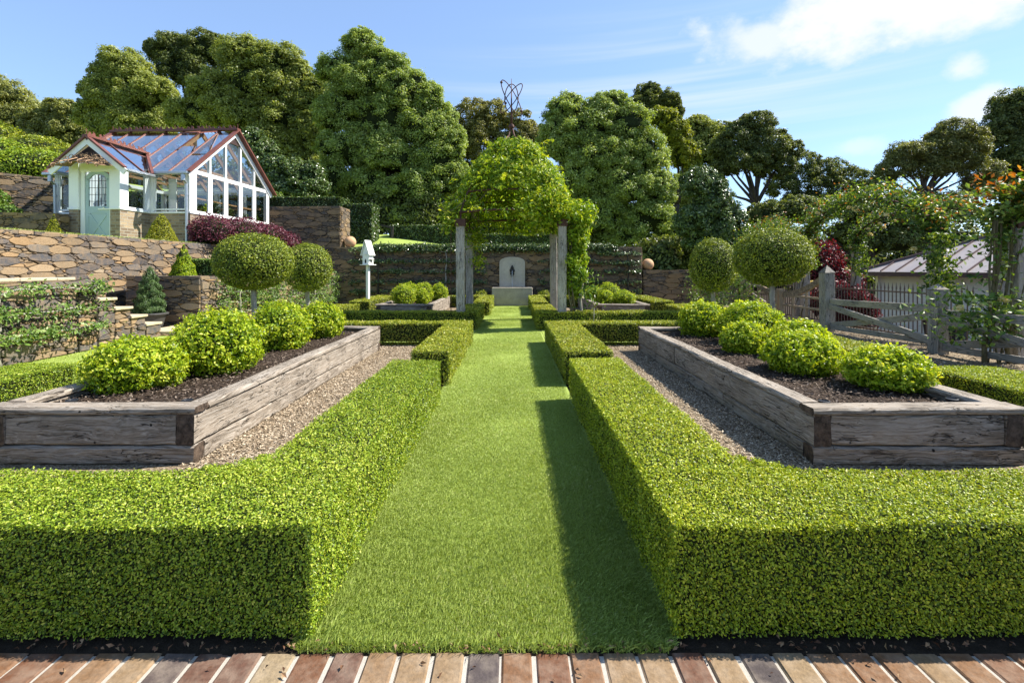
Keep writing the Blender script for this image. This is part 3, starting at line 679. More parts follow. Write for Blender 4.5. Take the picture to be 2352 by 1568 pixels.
def raised_bed(key, label):
    x0, x1, y0, y1 = BEDS[key]; W, L = x1 - x0, y1 - y0; t = .125
    b = empty('raised_bed', (x0, y0, 0)); tag(b, label, 'raised bed', 'raised beds built from old timber sleepers')
    zl, zu, zc = .066, .246, .386
    sleeper('sleeper', b, (0, t/2, zl), 0, W, t, .13); sleeper('sleeper', b, (0, L - t/2, zl), 0, W, t, .13)
    for sx, jl, ju in ((t/2, .30, .62), (W - t/2, .64, .52)):
        a = t + (L - 2*t)*jl
        sleeper('sleeper', b, (sx, t + .003, zl), R(90), a - t - .003, t - .006, .128); sleeper('sleeper', b, (sx, a + .003, zl), R(90), L - t - a - .006, t - .006, .128)
        a = L*ju
        sleeper('sleeper', b, (sx, .002, zu), R(90), a - .004, t, .222); sleeper('sleeper', b, (sx, a + .002, zu), R(90), L - a - .004, t, .222)
    sleeper('sleeper', b, (t + .006, t/2 + .006, zu), 0, W - 2*t - .012, t - .008, .220); sleeper('sleeper', b, (t + .006, L - t/2 - .006, zu), 0, W - 2*t - .012, t - .008, .220)
    cw = .16
    sleeper('capping_board', b, (-.012, cw/2 - .014, zc), 0, W + .024, cw, .052, j=.0025); sleeper('capping_board', b, (-.005, L - cw/2 + .008, zc), 0, W + .01, cw, .050, j=.0025)
    for sx in (cw/2 - .012, W - cw/2 + .012): sleeper('capping_board', b, (sx, cw - .010, zc - .002), R(90), L - 2*cw + .012, cw, .050, j=.0025)
    xs = np.linspace(t - .01, W - t + .01, 14); ys = np.linspace(t - .01, L - t + .01, 36)
    X, Y = np.meshgrid(xs, ys); Z = .325 + .018*np.sin(X*7 + Y*3) * np.sin(Y*5) + rng.normal(0, .004, X.shape)
    V = np.stack([X, Y, Z], -1).reshape(-1, 3); i = np.arange(35*13); r, c = i//13, i % 13
    s = mk('soil', V, np.stack([r*14+c, r*14+c+1, (r+1)*14+c+1, (r+1)*14+c], -1), M['soil'], parent=b, smooth=True)
    n = 9000 if key[0] == 'n' else 3000
    k = chips(n, t, W - t, t, L - t, .325, .030, M['chipdark'], 'mulch', .03); k.parent = b
    return b
raised_bed('nl', 'timber sleeper bed at left front, sunlit silvery side facing the lawn')
raised_bed('nr', 'timber sleeper bed at right front, shaded side facing the lawn')
raised_bed('fl', 'far small looking sleeper bed behind the arbor, left of the fountain')
raised_bed('fr', 'far small looking sleeper bed behind the arbor, right of the fountain')

# black caps of drip outlets in the corners of the front beds
def drip_cap(x, y, label):
    m = MB(); m.lathe([(.030, -.06), (.034, .0), (.040, .012), (.040, .024), (.033, .026), (.030, .018), (.001, .017)], 20)
    o = m.build('pipe_cap', M['blackplastic'], smooth=False); o.location = (x, y, .375); tag(o, label, 'pipe cap', 'black pipe caps in the bed corners')
drip_cap(-3.36, 3.69, 'black pipe cap in the mulch at the near left corner of the left bed')
drip_cap(-2.48, 3.69, 'black pipe cap in the mulch at the near right corner of the left bed')
drip_cap(2.36, 3.66, 'black pipe cap in the mulch at the near left corner of the right bed')
drip_cap(3.38, 3.72, 'black pipe cap in the mulch at the near right corner of the right bed')

# ================================================================ round shrubs
def shrub_cloud(lf, c, r, n, size, mi=0, core=1, lump=.10, base_cut=-.75, aspect=.55, seed=0, shell=.28, spread=.8, up=.25):
    d = rand_dirs(int(n*1.15)); d = d[d[:, 2] > base_cut]
    p = d * (1 + lump*wob(d, 3.2, seed) + .5*lump*wob(d, 8.0, seed+2))[:, None]
    dep = rng.uniform(0, 1, len(d))**1.5
    p = p * (1 - shell*dep + .05*rng.normal(size=len(d))*(rng.uniform(0, 1, len(d)) < .25))[:, None] * np.array(r) + np.array(c)
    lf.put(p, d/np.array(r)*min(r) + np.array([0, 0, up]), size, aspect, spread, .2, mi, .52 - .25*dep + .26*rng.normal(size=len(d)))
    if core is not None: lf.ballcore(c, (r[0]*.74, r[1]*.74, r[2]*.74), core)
def round_shrub(x, y, r, ztop, label, n, size, zb=.32, mat='box_ball', grp='round box shrubs in the raised beds'):
    rz = (ztop - zb)/1.72; lf = Leaves(); cz = ztop - rz - zb
    shrub_cloud(lf, (0, 0, cz), (r, r, rz), n, size, seed=x*3 + y, lump=.15, spread=.9)
    ns = n//45; ds = rand_dirs(ns*2); ds = ds[ds[:, 2] > -.35][:ns]; tip = ds*np.array([r, r, rz])*rng.uniform(.98, 1.10, (len(ds), 1)) + np.array([0, 0, cz])
    tp_ = np.repeat(tip, 6, 0) + rng.normal(0, size*.45, (len(ds)*6, 3)); lf.put(tp_, np.repeat(ds, 6, 0) + np.array([0, 0, .4]), size, .55, .8, .2, 0, .75 + .2*rng.normal(size=len(tp_)))
    o = lf.build('round_shrub', [M[mat], M['core']], loc=(x, y, zb)); tag(o, label, 'shrub', grp); return o
NS = [(-3.43, 4.42, .385, .76, 'loose leafy round box shrub nearest the camera in the left bed'), (-3.09, 5.08, .415, .955, 'largest round box shrub in the left bed, second from the front'),
      (-3.12, 6.5, .375, .93, 'round box shrub third from the front in the left bed'), (-2.98, 7.55, .32, .86, 'smallest round box shrub at the back end of the left bed'),
      (3.08, 7.75, .375, .865, 'round box shrub at the far left end of the right bed'), (3.42, 6.95, .42, .93, 'broad round box shrub at the back of the right bed behind a small one'),
      (2.98, 6.2, .27, .70, 'smallest round box shrub in the right bed, beside its inner edge'), (3.46, 5.85, .33, .76, 'half hidden round box shrub behind the largest one of the right bed'),
      (3.0, 5.02, .36, .735, 'large loose round box shrub in the middle front of the right bed'), (3.38, 4.36, .325, .685, 'round box shrub nearest the camera in the right bed')]
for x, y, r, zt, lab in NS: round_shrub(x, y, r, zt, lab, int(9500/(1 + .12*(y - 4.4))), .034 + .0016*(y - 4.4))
FS = [(-3.20, 14.15, .345, .92, 'front left box ball of the far left bed'), (-2.72, 14.5, .21, .78, 'small front right box ball of the far left bed'), (-3.25, 15.2, .30, .94, 'box ball at the back left of the far left bed'),
      (-2.85, 15.5, .30, .93, 'box ball in the back middle of the far left bed'), (-2.45, 16.2, .27, .88, 'box ball at the far right end of the far left bed'),
      (2.6, 15.6, .27, .83, 'box ball at the far left end of the far right bed'), (3.02, 15.2, .36, .94, 'tallest box ball at the back of the far right bed'),
      (2.75, 14.3, .23, .74, 'small front left box ball of the far right bed'), (3.28, 14.3, .33, .75, 'front right box ball of the far right bed')]
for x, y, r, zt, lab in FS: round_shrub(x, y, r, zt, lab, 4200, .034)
for x, y, lab in ((-1.15, 17.95, 'flat box dome peeping over the hedge left of the fountain'), (1.19, 17.95, 'flat box dome peeping over the hedge right of the fountain')):
    round_shrub(x, y, .27, .58, lab, 2600, .035, 0.0, 'box_far', 'low box domes beside the fountain')

# ================================================================ ball trees
def ball_tree(x, y, cz, r, rz, label, n):
    t = empty('ball_tree', (x, y, 0)); tag(t, label, 'topiary tree', 'ball topiary trees at the cross path')
    m = MB(); tz = cz - rz*.6
    m.tube([(0, 0, 0), (.012, .01, tz*.35), (-.008, 0, tz*.7), (0, 0, tz + .25)], [.055, .05, .047, .045], 10); m.build('trunk', M['bark_pale'], t, smooth=True)
    lf = Leaves(); shrub_cloud(lf, (0, 0, cz), (r, r, rz), n, .036, lump=.018, base_cut=-1, seed=x, shell=.12, spread=.6, up=.35)
    lf.build('crown', [M['lolly'], M['core']], t)
ball_tree(-4.77, 8.93, 1.525, .68, .525, 'wide clipped ball tree on a pale trunk, nearer of the left pair', 17000)
ball_tree(-4.72, 11.15, 1.42, .54, .56, 'smaller clipped ball tree behind the wide one on the left', 11000)
ball_tree(4.63, 11.15, 1.47, .535, .63, 'smaller clipped ball tree in front of the low stone wall on the right', 11000)
ball_tree(4.80, 8.93, 1.61, .675, .535, 'wide clipped ball tree beside the timber gate, nearer of the right pair', 16000)
# ================================================================ rubble stone walls
def clip_poly(poly, n, d):
    """keep the side n.p <= d"""
    out = []; m = len(poly)
    for i in range(m):
        a, b = poly[i], poly[(i+1) % m]
        da, db = n[0]*a[0] + n[1]*a[1] - d, n[0]*b[0] + n[1]*b[1] - d
        if da <= 0: out.append(a)
        if (da < 0 < db) or (db < 0 < da):
            t = da/(da - db); out.append((a[0] + (b[0]-a[0])*t, a[1] + (b[1]-a[1])*t))
    return out
def rubble(W, h0, h1, size=.17, asp=3.0, joint=.009, rs=None, hfun=None):
    """irregular stones filling a panel of width W and heights h0..h1 -> list of 2-D outlines"""
    g = np.random.default_rng(rs); Hs = max(h0, h1)*asp
    size = size*.50
    tgt = int(W*Hs/(size*asp*size*asp*.52)) + 4
    S = np.empty((0, 2)); rad = np.empty(0); tries = tgt*14
    cand = np.stack([g.uniform(-.1, W + .1, tries), g.uniform(-.1, Hs + .1, tries)], -1)
    rr = size*asp*g.choice([.22, .40, .64, 1.05], tries, p=[.44, .26, .19, .11])
    order = np.argsort(-rr[:tries//3]); idx = np.concatenate([order[:int(tgt*.16)], np.arange(tries//3, tries)])
    for k in idx:
        if len(S):
            dd = ((S - cand[k])**2).sum(1)
            if np.any(dd < ((rad + rr[k])*.62)**2): continue
        S = np.vstack([S, cand[k]]); rad = np.append(rad, rr[k])
    out = []
    for i in range(len(S)):
        dv = S - S[i]; dd = (dv**2).sum(1); nb = np.argsort(dd)[1:22]
        poly = [(0 + joint, joint), (W - joint, joint), (W - joint, h1*asp), (joint, h0*asp)]
        for k in nb:
            L = math.sqrt(dd[k]); n = dv[k]/L
            off = L/2 + (rad[i]**2 - rad[k]**2)/(2*L)
            poly = clip_poly(poly, n, n[0]*S[i, 0] + n[1]*S[i, 1] + off - joint*(.55 + .45*abs(n[1])*asp*.7))
            if len(poly) < 3: break
        if len(poly) >= 3:
            q = [(a, b/asp) for a, b in poly]
            ar = abs(sum(q[j][0]*q[(j+1) % len(q)][1] - q[(j+1) % len(q)][0]*q[j][1] for j in range(len(q))))/2
            if ar > .0004: out.append(q)
    return out
def stone_panel(mb, origin, udir, W, h0, h1, normal, size, rs, depth=.035, asp=3.0):
    o, u, nn = Vector(origin), Vector(udir), Vector(normal).normalized(); z = Vector((0, 0, 1)); g = random.Random(rs)
    for q in rubble(W, h0, h1, size, asp, rs=rs):
        # drop very short edges, roughen the outline a little
        pts = [q[0]]
        for p in q[1:]:
            if (p[0]-pts[-1][0])**2 + (p[1]-pts[-1][1])**2 > .018**2: pts.append(p)
        if len(pts) < 3: continue
        cx = sum(p[0] for p in pts)/len(pts); cy = sum(p[1] for p in pts)/len(pts)
        d = g.uniform(.2, 1.0)*depth; tx, ty = g.uniform(-.06, .06), g.uniform(-.08, .08); n = len(pts)
        rg = []; fr = []
        for a, b in pts:
            a += g.uniform(-.005, .005); b += g.uniform(-.004, .004)
            L = math.hypot(a-cx, b-cy); e = min(.016, L*.25)/max(L, 1e-4)
            rg.append((a, b, d - .010)); fr.append((a + (cx-a)*e, b + (cy-b)*e, d + tx*(a-cx) + ty*(b-cy)))
        V = [tuple(o + u*a + z*b + nn*c) for a, b, c in [(a, b, -.02) for a, b, _ in rg] + rg + fr]
        hz = u.cross(z).dot(nn) > 0
        F = [tuple(2*n + k for k in range(n))] + [(k, (k+1) % n, n + (k+1) % n, n + k) for k in range(n)] + [(n+k, n + (k+1) % n, 2*n + (k+1) % n, 2*n + k) for k in range(n)]
        if not hz: F = [f[::-1] for f in F]
        mb.add(V, F, g.random(), 0)
def stone_wall(name, label, A, B, z0, hA, hB, thick, side, size=.17, mat='stone', ends=(False, True), cap=None, rs=1, group=None, asp=3.0, topstones=True):
    """A,B front-face ends (x,y); side +1: the face looks to the right of A->B"""
    A, B = Vector((*A, z0)), Vector((*B, z0)); u = (B - A); W = u.length; u.normalize(); nn = Vector((u.y, -u.x, 0))*side
    w = empty(name, tuple(A)); tag(w, label, 'wall', group)
    o = Vector((0, 0, 0)); mb = MB(); back = -nn*thick
    e = .012
    poly = [(e, 0), (W - e, 0), (W - e, hB - .012), (e, hA - .012)]
    mb.prism(poly, back + nn*e*.0, origin=tuple(-nn*.004), u=tuple(u), v=(0, 0, 1), var=.5, mi=1)
    stone_panel(mb, o, u, W, hA - .004, hB - .004, nn, size, rs, asp=asp)
    if ends[0]: stone_panel(mb, back, -back.normalized(), thick, hA, hA, -u, size, rs+50, asp=asp)
    if ends[1]: stone_panel(mb, u*W, back.normalized(), thick, hB, hB, u, size, rs+60, asp=asp)
    if topstones:
        g = random.Random(rs); s = 0
        while s < W - .03:
            l = min(g.uniform(.16, .42), W - s); zz = hA + (hB - hA)*(s/W); z2 = hA + (hB - hA)*((s+l)/W); hgt = g.uniform(.012, .03)
            a = o + u*(s + .006) + nn*g.uniform(.012, .03); b = o + u*(s + l - .006) + nn*g.uniform(.012, .03); bk = -nn*(thick + .02)
            V = [a + Vector((0, 0, zz-.05)), b + Vector((0, 0, z2-.05)), b + bk + Vector((0, 0, z2-.05)), a + bk + Vector((0, 0, zz-.05))]
            T = [v + Vector((0, 0, .05 + hgt + g.uniform(-.006, .006))) for v in V]
            F = [(0, 1, 5, 4), (1, 2, 6, 5), (2, 3, 7, 6), (3, 0, 4, 7), (4, 5, 6, 7)]
            if side < 0: F = [f[::-1] for f in F]
            mb.add([tuple(v) for v in V + T], F, g.random(), 0); s += l
    mb.build('stonework', [M[mat], M['mortar']], w)
    if cap:
        g = random.Random(rs+9); s = cap[0]; cm = MB()
        while s < cap[1] - .05:
            l = min(g.uniform(.5, .9), cap[1] - s)
            a = u*(s + .003) + nn*.04; zc = hA + (hB-hA)*(s/W) + .012
            V = [a, a + u*(l-.006), a + u*(l-.006) - nn*(thick+.06), a - nn*(thick+.06)]
            cm.prism([(p.dot(u), p.dot(nn)) for p in V], (0, 0, cap[2]), origin=(0, 0, zc), u=tuple(u), v=tuple(nn)); s += l
        cm.build('coping', M['cap'], w, bevel=.008)
    return w

stone_wall('stone_wall', 'long sunlit tan and slate rubble wall holding up the greenhouse terrace', (wallx(6.2), 6.2), (wallx(18.5), 18.5), 0, 2.13, 2.13, .4, 1, .175, 'stone', rs=3)
stone_wall('stone_wall', 'dark stone wall with espaliers and fountain behind the far beds', (-9.25, 18.5), (4.95, 18.5), 0, 2.2, 2.2, .38, 1, .20, 'stone_brown', rs=5, ends=(False, True))
stone_wall('stone_wall', 'low stone wall stepping down behind the right hand ball trees', (4.99, 18.5), (8.6, 18.5), 0, 1.31, 1.31, .38, 1, .20, 'stone_brown', rs=6)
stone_wall('stone_wall', 'tall brown stone wall behind the purple shrub, right of the greenhouse', (-9.30, 18.52), (-6.57, 18.52), 2.215, 1.53, 1.53, 1.0, 1, .19, 'stone_brown', rs=7)
stone_wall('stone_wall', 'shaded stone wall of the lower terrace behind the potted conifer', (-8.95, 11.2), (-7.22, 11.2), 0, 1.2, 1.2, .3, 1, .17, 'stone', rs=8, ends=(False, False))
stone_wall('stone_wall', 'low terrace wall covered by espaliered trees behind the ball trees', (-7.22, 11.2), (-6.70, 18.45), 0, 1.19, 1.19, .3, 1, .18, 'stone', rs=9, ends=(False, True))
stone_wall('stone_wall', 'low shaded stone wall on the upper terrace at the far left edge', (-19, 13.4), (-12.9, 13.7), 2.1, .86, .84, .4, 1, .19, 'stone_brown', rs=10)
stone_wall('stone_wall', 'small sunlit stone wall under clipped shrubs left of the greenhouse', (-18.2, 15.0), (-15.0, 17.6), 3.0, 1.55, 1.5, .5, 1, .19, 'stone', rs=11)

def flat(name, poly, z, mat, kind='structure'):
    o = mk(name, [(x, y, z) for x, y in poly], np.array([list(range(len(poly)))]), mat); o['kind'] = kind; return o
flat('terrace_soil', [(-9.3, 11.5), (-7.3, 11.5), (-6.85, 18.45), (-9.3, 18.45)], 1.185, M['earth'])

# stair: stepped side wall, treads between it and the tall wall, landing
w = stone_wall('stair_wall', 'sunlit stepped stone wall beside the stairs, espaliered, at left', (-7.22, 4.3), (-7.26, 8.06), 0, 1.19, 1.19, .34, 1, .19, 'stone', rs=12, ends=(True, False), cap=(0, 3.7, .05), topstones=False)
mb = MB(); cm = MB(); y = 8.06 - 4.3
steps = [(8.08, 8.44, 1.0), (8.46, 8.80, .82), (8.82, 9.17, .63), (9.19, 9.54, .445), (9.56, 9.93, .255)]
for k, (ya, yb, zt) in enumerate(steps):
    stone_panel(mb, (-.04, ya - 4.3, 0), (0, 1, 0), yb - ya + .02, zt, zt, (1, 0, 0), .17, 100 + k)
    mb.box(-.36, -.044, ya - 4.3 - .01, yb - 4.3 + .012, 0, zt - .012, .5, 1)
    prev = zt - .19
    stone_panel(mb, (-.36, yb - 4.3 + .012, prev), (1, 0, 0), .31, .18, .18, (0, 1, 0), .12, 120 + k)
    cm.box(-.40, .015, ya - 4.3 - .03, yb - 4.3 + .03, zt + .001, zt + .05, random.random())
mb.build('stepped_stonework', [M['stone'], M['mortar']], w); cm.build('step_coping', M['cap'], w, bevel=.008)
st = empty('stone_stairs', (-7.6, 8.0, 0)); tag(st, 'sandstone stairs climbing left behind the stepped wall to the terrace', 'stairs')
for k in range(5):
    m = MB(); m.box(-1.7 if k else -1.3, -.02, 1.95 - k*.36, 2.34 - k*.36 + .02, -.1 if k == 0 else .1 + k*.18 - .1, .1 + k*.19); m.build('tread', M['cap'], st, bevel=.006)
m = MB(); m.box(-.10, 1.15, 1.98, 3.0, -.05, .1); m.build('landing', M['cap'], st, bevel=.01)
mb = MB(); stone_panel(mb, (-.1, 1.975, 0), (1, 0, 0), 1.24, .06, .06, (0, -1, 0), .09, 140); mb.build('landing_edge', [M['stone'], M['mortar']], st)

o = MB(); o.box(-.13, .13, -.03, .03, -.05, .05); o.box(-.10, .10, -.035, -.02, -.03, .03, .1)
o = o.build('wall_light', M['blackplastic'], bevel=.004, loc=(-8.08, 11.14, .50)); tag(o, 'small black recessed light low on the shaded terrace wall', 'wall light')

# spheres on the walls
def sphere(x, y, z, r, label):
    n = 28; m = MB(); m.lathe([(max(.001, math.sin(math.pi*i/18))*r, -math.cos(math.pi*i/18)*r) for i in range(19)], n)
    o = m.build('stone_ball', M['terracotta'], smooth=True, loc=(x, y, z + r - .01)); tag(o, label, 'ball ornament', 'terracotta balls on the wall ends')
sphere(-6.30, 18.78, 2.2, .225, 'terracotta ball on the wall beside the tall brown stone wall')
sphere(5.24, 18.72, 1.33, .225, 'terracotta ball on the low wall at the right end of the fountain wall')

# ================================================================ espaliers
def espalier(A, B, tiers, trunk_s, label, n, size, mat='esp', off=.12, thick=.10, th=.10, grp='espaliered trees trained on walls', trunk_mat='bark_pale', gap=.0):
    """flat trained tree along A->B (x,y); tiers: heights; leaves in horizontal bands"""
    A, B = Vector((*A, 0)), Vector((*B, 0)); u = B - A; W = u.length; u.normalize(); nn = Vector((u.y, -u.x, 0))
    base = A + u*trunk_s + nn*off
    e = empty('espalier_tree', tuple(base)); tag(e, label, 'espalier', grp)
    m = MB(); top = max(tiers); px = []
    for i in range(9):
        z = top*i/8; px.append((u*random.uniform(-.03, .03) + nn*random.uniform(-.015, .015)) + Vector((0, 0, z)))
    m.tube(px, [.045 - .003*i for i in range(9)], 8)
    for z in tiers:
        for sgn, ext in ((-1, trunk_s), (1, W - trunk_s)):
            if ext < .15: continue
            k = max(3, int(ext/.3)); m.tube([u*(sgn*ext*i/k*.96) + nn*random.uniform(-.02, .02) + Vector((0, 0, z + random.uniform(-.02, .02) - .05*(i == 0))) for i in range(k+1)], [.020 - .012*i/k for i in range(k+1)], 6)
    m.build('trunk', M[trunk_mat], e, smooth=True)
    lf = Leaves(); per = n//len(tiers); un = np.array(u); nnn = np.array(nn)
    for ti, z in enumerate(tiers):
        s = rng.uniform(0, W, per); d = .55 + .45*np.sin(s*4.1 + ti*2.2)*np.sin(s*1.7 + ti)
        s = s[rng.uniform(0, 1, per) < d + gap]; k = len(s)
        zz = z + rng.normal(0, th, k)*(.6 + .5*np.abs(np.sin(s*3.3 + ti))); nd = np.abs(rng.normal(0, thick, k))*1.2 - .03
        p = (s - trunk_s)[:, None]*un + nd[:, None]*nnn; p[:, 2] = zz
        lf.put(p, np.tile(nnn + np.array([.25, 0, .7]), (k, 1)), size, .5, .7, .22, 0, .5 + .28*rng.normal(size=k))
    lf.build('foliage', [M[mat]], e); return e
espalier((-7.24, 4.5), (-7.27, 8.5), (.42, .74, 1.08), 2.2, 'espaliered fruit tree on the stepped wall at the left edge', 6200, .062, thick=.11, th=.065)
espalier((-7.15, 11.5), (-6.93, 14.6), (.28, .55, .82, 1.08), .9, 'espaliered tree with pale crooked trunk on the terrace wall behind the ball trees', 5200, .07)
espalier((-6.93, 14.7), (-6.72, 18.2), (.28, .55, .82, 1.08), 1.7, 'espaliered tree at the far end of the terrace wall, below the small ball tree', 4600, .075)
TB = (.52, .88, 1.28, 1.66, 2.08)
espalier((-6.2, 18.5), (-3.75, 18.5), TB, 1.1, 'dark leaved espalier on the fountain wall beside the bird house', 3000, .085, 'glossy', thick=.08, th=.05, trunk_mat='bark')
espalier((-3.7, 18.5), (-.95, 18.5), TB, 1.17, 'dark leaved espalier with visible grey trunk left of the fountain', 3600, .085, 'glossy', thick=.08, th=.05)
espalier((.95, 18.5), (3.2, 18.5), TB, 1.2, 'dark leaved espalier just right of the fountain', 3000, .085, 'glossy', thick=.08, th=.05, trunk_mat='bark')
espalier((3.2, 18.5), (4.9, 18.5), TB[:3] + (1.6, 1.95), 1.2, 'dark leaved espalier at the right end of the fountain wall', 2800, .085, 'glossy', thick=.08, th=.05, trunk_mat='bark', gap=-.1)
# creeping fig along the wall top
lf = Leaves(); n = 9000; s = rng.uniform(-5.6, 4.0, n); p = np.stack([s, 18.44 - np.abs(rng.normal(0, .06, n)), 2.17 + rng.normal(0, .07, n)*(.6 + .6*np.abs(np.sin(s*2.3)))], -1)
lf.put(p, np.tile([.2, -.6, .8], (n, 1)), .075, .55, .7, .2, 0)
n = 5000; s = rng.uniform(-5.4, 3.8, n); lf.put(np.stack([s, 18.5 + rng.uniform(0, .38, n), 2.25 + np.abs(rng.normal(0, .04, n))], -1), np.tile([0, 0, 1.], (n, 1)), .075, .55, .7, .2, 0)
tag(lf.build('creeper', [M['glossy']]), 'leafy creeper trailing along the top of the fountain wall', 'creeper')
espalier((6.9, 18.0), (6.6, 12.6), (.35, .62, .95, 1.2), 2.6, 'leafy espalier along the fence line behind the right ball trees', 4800, .085, off=.1, thick=.2, th=.12)

# ================================================================ fountain
f = empty('wall_fountain', (-.01, 17.92, 0)); tag(f, 'sandstone wall fountain with arched back and spout at the end of the lawn', 'fountain')
m = MB(); bw, bh, bd = .755, .69, .56
prof = [(-bw, 0), (bw, 0), (bw, bh), (bw-.07, bh), (bw-.07, .2), (-bw+.07, .2), (-bw+.07, bh), (-bw, bh)]
m.box(-bw, bw, 0, .09, 0, bh); m.box(-bw, bw, bd-.07, bd, 0, bh - .002); m.box(-bw, -bw+.09, .09, bd-.07, 0, bh-.001); m.box(bw-.09, bw, .09, bd-.07, 0, bh-.001)
m.build('basin', M['sandstone'], f, bevel=.018)
m = MB(); m.quad((-bw+.085, .085, bh-.12), (bw-.085, .085, bh-.12), (bw-.085, bd-.06, bh-.12), (-bw+.085, bd-.06, bh-.12)); m.build('basin_water', M['water'], f)
def arch(w, z0, zs, rise, n=18): return [(-w, z0), (w, z0)] + [(w*math.cos(math.pi*k/n*.999 + .0005), zs + rise*math.sin(math.pi*k/n)**.8) for k in range(n+1)]
pw = .485; m = MB()
m.prism(arch(pw, bh-.02, 1.60, .23), (0, .10, 0), origin=(0, bd-.105, 0)); m.build('back_panel', M['sandpanel'], f, bevel=.012)
m = MB(); A1 = arch(pw, bh+.02, 1.60, .23); A2 = arch(pw-.055, bh+.055, 1.59, .19); k = len(A1)
V = [(a, bd-.125, b) for a, b in A1] + [(a, bd-.125, b) for a, b in A2] + [(a, bd-.104, b) for a, b in A1] + [(a, bd-.104, b) for a, b in A2]
m.add(V, [(i, (i+1) % k, k+(i+1) % k, k+i) for i in range(k)] + [(2*k+i, 2*k+(i+1) % k, (i+1) % k, i) for i in range(k)] + [(k+i, k+(i+1) % k, 3*k+(i+1) % k, 3*k+i) for i in range(k)])
m.build('panel_border', M['sandpanel'], f)
m = MB(); sil = [(0, -.28), (.03, -.22), (.05, -.16), (.085, -.12), (.075, -.06), (.10, 0), (.09, .06), (.06, .085), (.065, .12), (.05, .15), (.035, .17), (.03, .20), (.0, .225)]
out = sil + [(-a, b) for a, b in sil[-2:0:-1]]
m.prism(out, (0, .03, 0), origin=(0, bd-.135, 1.30))
for a, b, r in ((0, .13, .045), (.0, .0, .055), (.06, .02, .03), (-.06, .02, .03), (.05, -.09, .03), (-.05, -.09, .03), (0, -.15, .035), (0, .19, .022)):
    m.lathe([(max(.001, math.sin(math.pi*i/8))*r, -math.cos(math.pi*i/8)*r) for i in range(9)], 10, (a, bd-.135, 1.30+b))
m.build('spout_mask', M['blackplastic'], f)
m = MB(); m.tube([(0, bd-.13, 1.32), (0, bd-.19, 1.325), (0, bd-.215, 1.30)], .014, 8); m.build('spout', M['darkiron'], f)
m = MB(); m.tube([(0, bd-.215, 1.305), (.002, bd-.235, 1.2), (-.002, bd-.25, 1.0), (.003, bd-.26, .8), (0, bd-.265, .56)], [.012, .017, .015, .020, .024], 8); m.build('water_stream', M['water'], f, smooth=True)

# ================================================================ bird house
b = empty('bird_house', (-4.63, 15.5, 0)); b.rotation_euler = (0, 0, R(-24)); b.scale = (.9, .9, 1); tag(b, 'white bird house with steep shingle roof on a tall post', 'bird house')
m = MB(); m.box(-.05, .05, -.05, .05, 0, 1.50); m.build('post', M['offwhite'], b, bevel=.004)
m = MB(); m.box(-.21, .21, -.19, .19, 1.50, 1.522); m.box(-.165, -.13, -.15, .15, 1.69, 1.705); m.box(.15, .20, -.10, .10, 1.68, 1.70); m.box(-.20, -.15, -.10, .10, 1.68, 1.70); m.build('ledge', M['offwhite'], b)
m = MB(); w2, zs, zt = .14, 1.90, 2.27
m.prism([(-w2, 1.522), (w2, 1.522), (w2, zs), (0, zt), (-w2, zs)], (0, .24, 0), origin=(0, -.12, 0)); m.box(-.06, .08, -.155, -.115, 1.845, 1.86); m.box(-.01, .01, -.14, -.121, 1.81, 1.845)
m.build('box', M['offwhite'], b)
m = MB(); m.prism([(-.03, 1.565), (.03, 1.565), (.03, 1.64), (.018, 1.675), (0, 1.70), (-.018, 1.675), (-.03, 1.64)], (0, -.004, 0), origin=(.0, -.1225, 0)); m.prism([(-.03, 1.565), (.03, 1.565), (.03, 1.64), (0, 1.70), (-.03, 1.64)], (.004, 0, 0), origin=(w2+.0015, 0, 0), u=(0, 1, 0)); m.build('entrance_shade_plate', M['dark'], b)  # near-black plates paint the shade of the openings; the box behind is solid
m = MB()
for s in (-1, 1):
    for k in range(4):
        t0, t1 = k/4, (k+1.12)/4
        a = Vector((s*(w2+.045)*(1-t0) , 0, zs - .10 + (zt+.02 - zs + .10)*t0)); c = Vector((s*(w2+.045)*(1-min(1, t1)), 0, zs - .10 + (zt+.02-zs+.10)*min(1, t1)))
        nrm = Vector((s*.85, 0, .42)); lift = nrm*(.024); 
        V = [a + lift, c + nrm*.008, c, a]
        m.prism([(v.x, v.z) for v in V], (0, .32, 0), origin=(0, -.17 - .004*k, 0))
m.build('roof', M['offwhite'], b)

# ================================================================ greenhouse
gh = empty('greenhouse', (-10.06, 15.1, 2.16), R(-3)); tag(gh, 'white glasshouse with red trimmed glass roof and brick base on the terrace', 'greenhouse')
Lx, Dy, hb, he, zr = 4.45, 4.42, .95, 2.36, 4.12
sl = (zr - he)/(Dy/2); ex0, ex1, ey = -2.86, -1.30, -1.1; exc = (ex0+ex1)/2; ez = 2.98; esl = (ez - he)/((ex1-ex0)/2)
m = MB(); t = .11
m.box(-Lx, -t, 0, t, -.2, hb); m.box(-t, 0, 0, Dy, -.2, hb); m.box(-Lx, -t, Dy-t, Dy, -.2, hb); m.box(-Lx, -Lx+t, t, Dy-t, -.2, hb)
m.box(ex0, ex0+.28, ey, ey+t, -.2, hb); m.box(ex1-.30, ex1, ey, ey+t, -.2, hb); m.box(ex1-t, ex1, ey+t, -.001, -.2, hb); m.box(ex0, ex0+t, ey+t, -.001, -.2, hb)
m.build('brick_base', M['brick'], gh)
m = MB(); m.box(-Lx+t, -t, t, Dy-t, -.1, .02); m.build('floor', M['sandstone'], gh)
m = MB()                                             # white frame
def sill_front(x0, x1, y): m.box(x0, x1, y-.03, y+.13, hb+.002, hb+.06)
m.box(-.13, .03, -.03, Dy+.03, hb+.002, hb+.062); sill_front(-Lx-.03, ex0, 0); sill_front(ex1+.03, -.132, 0)
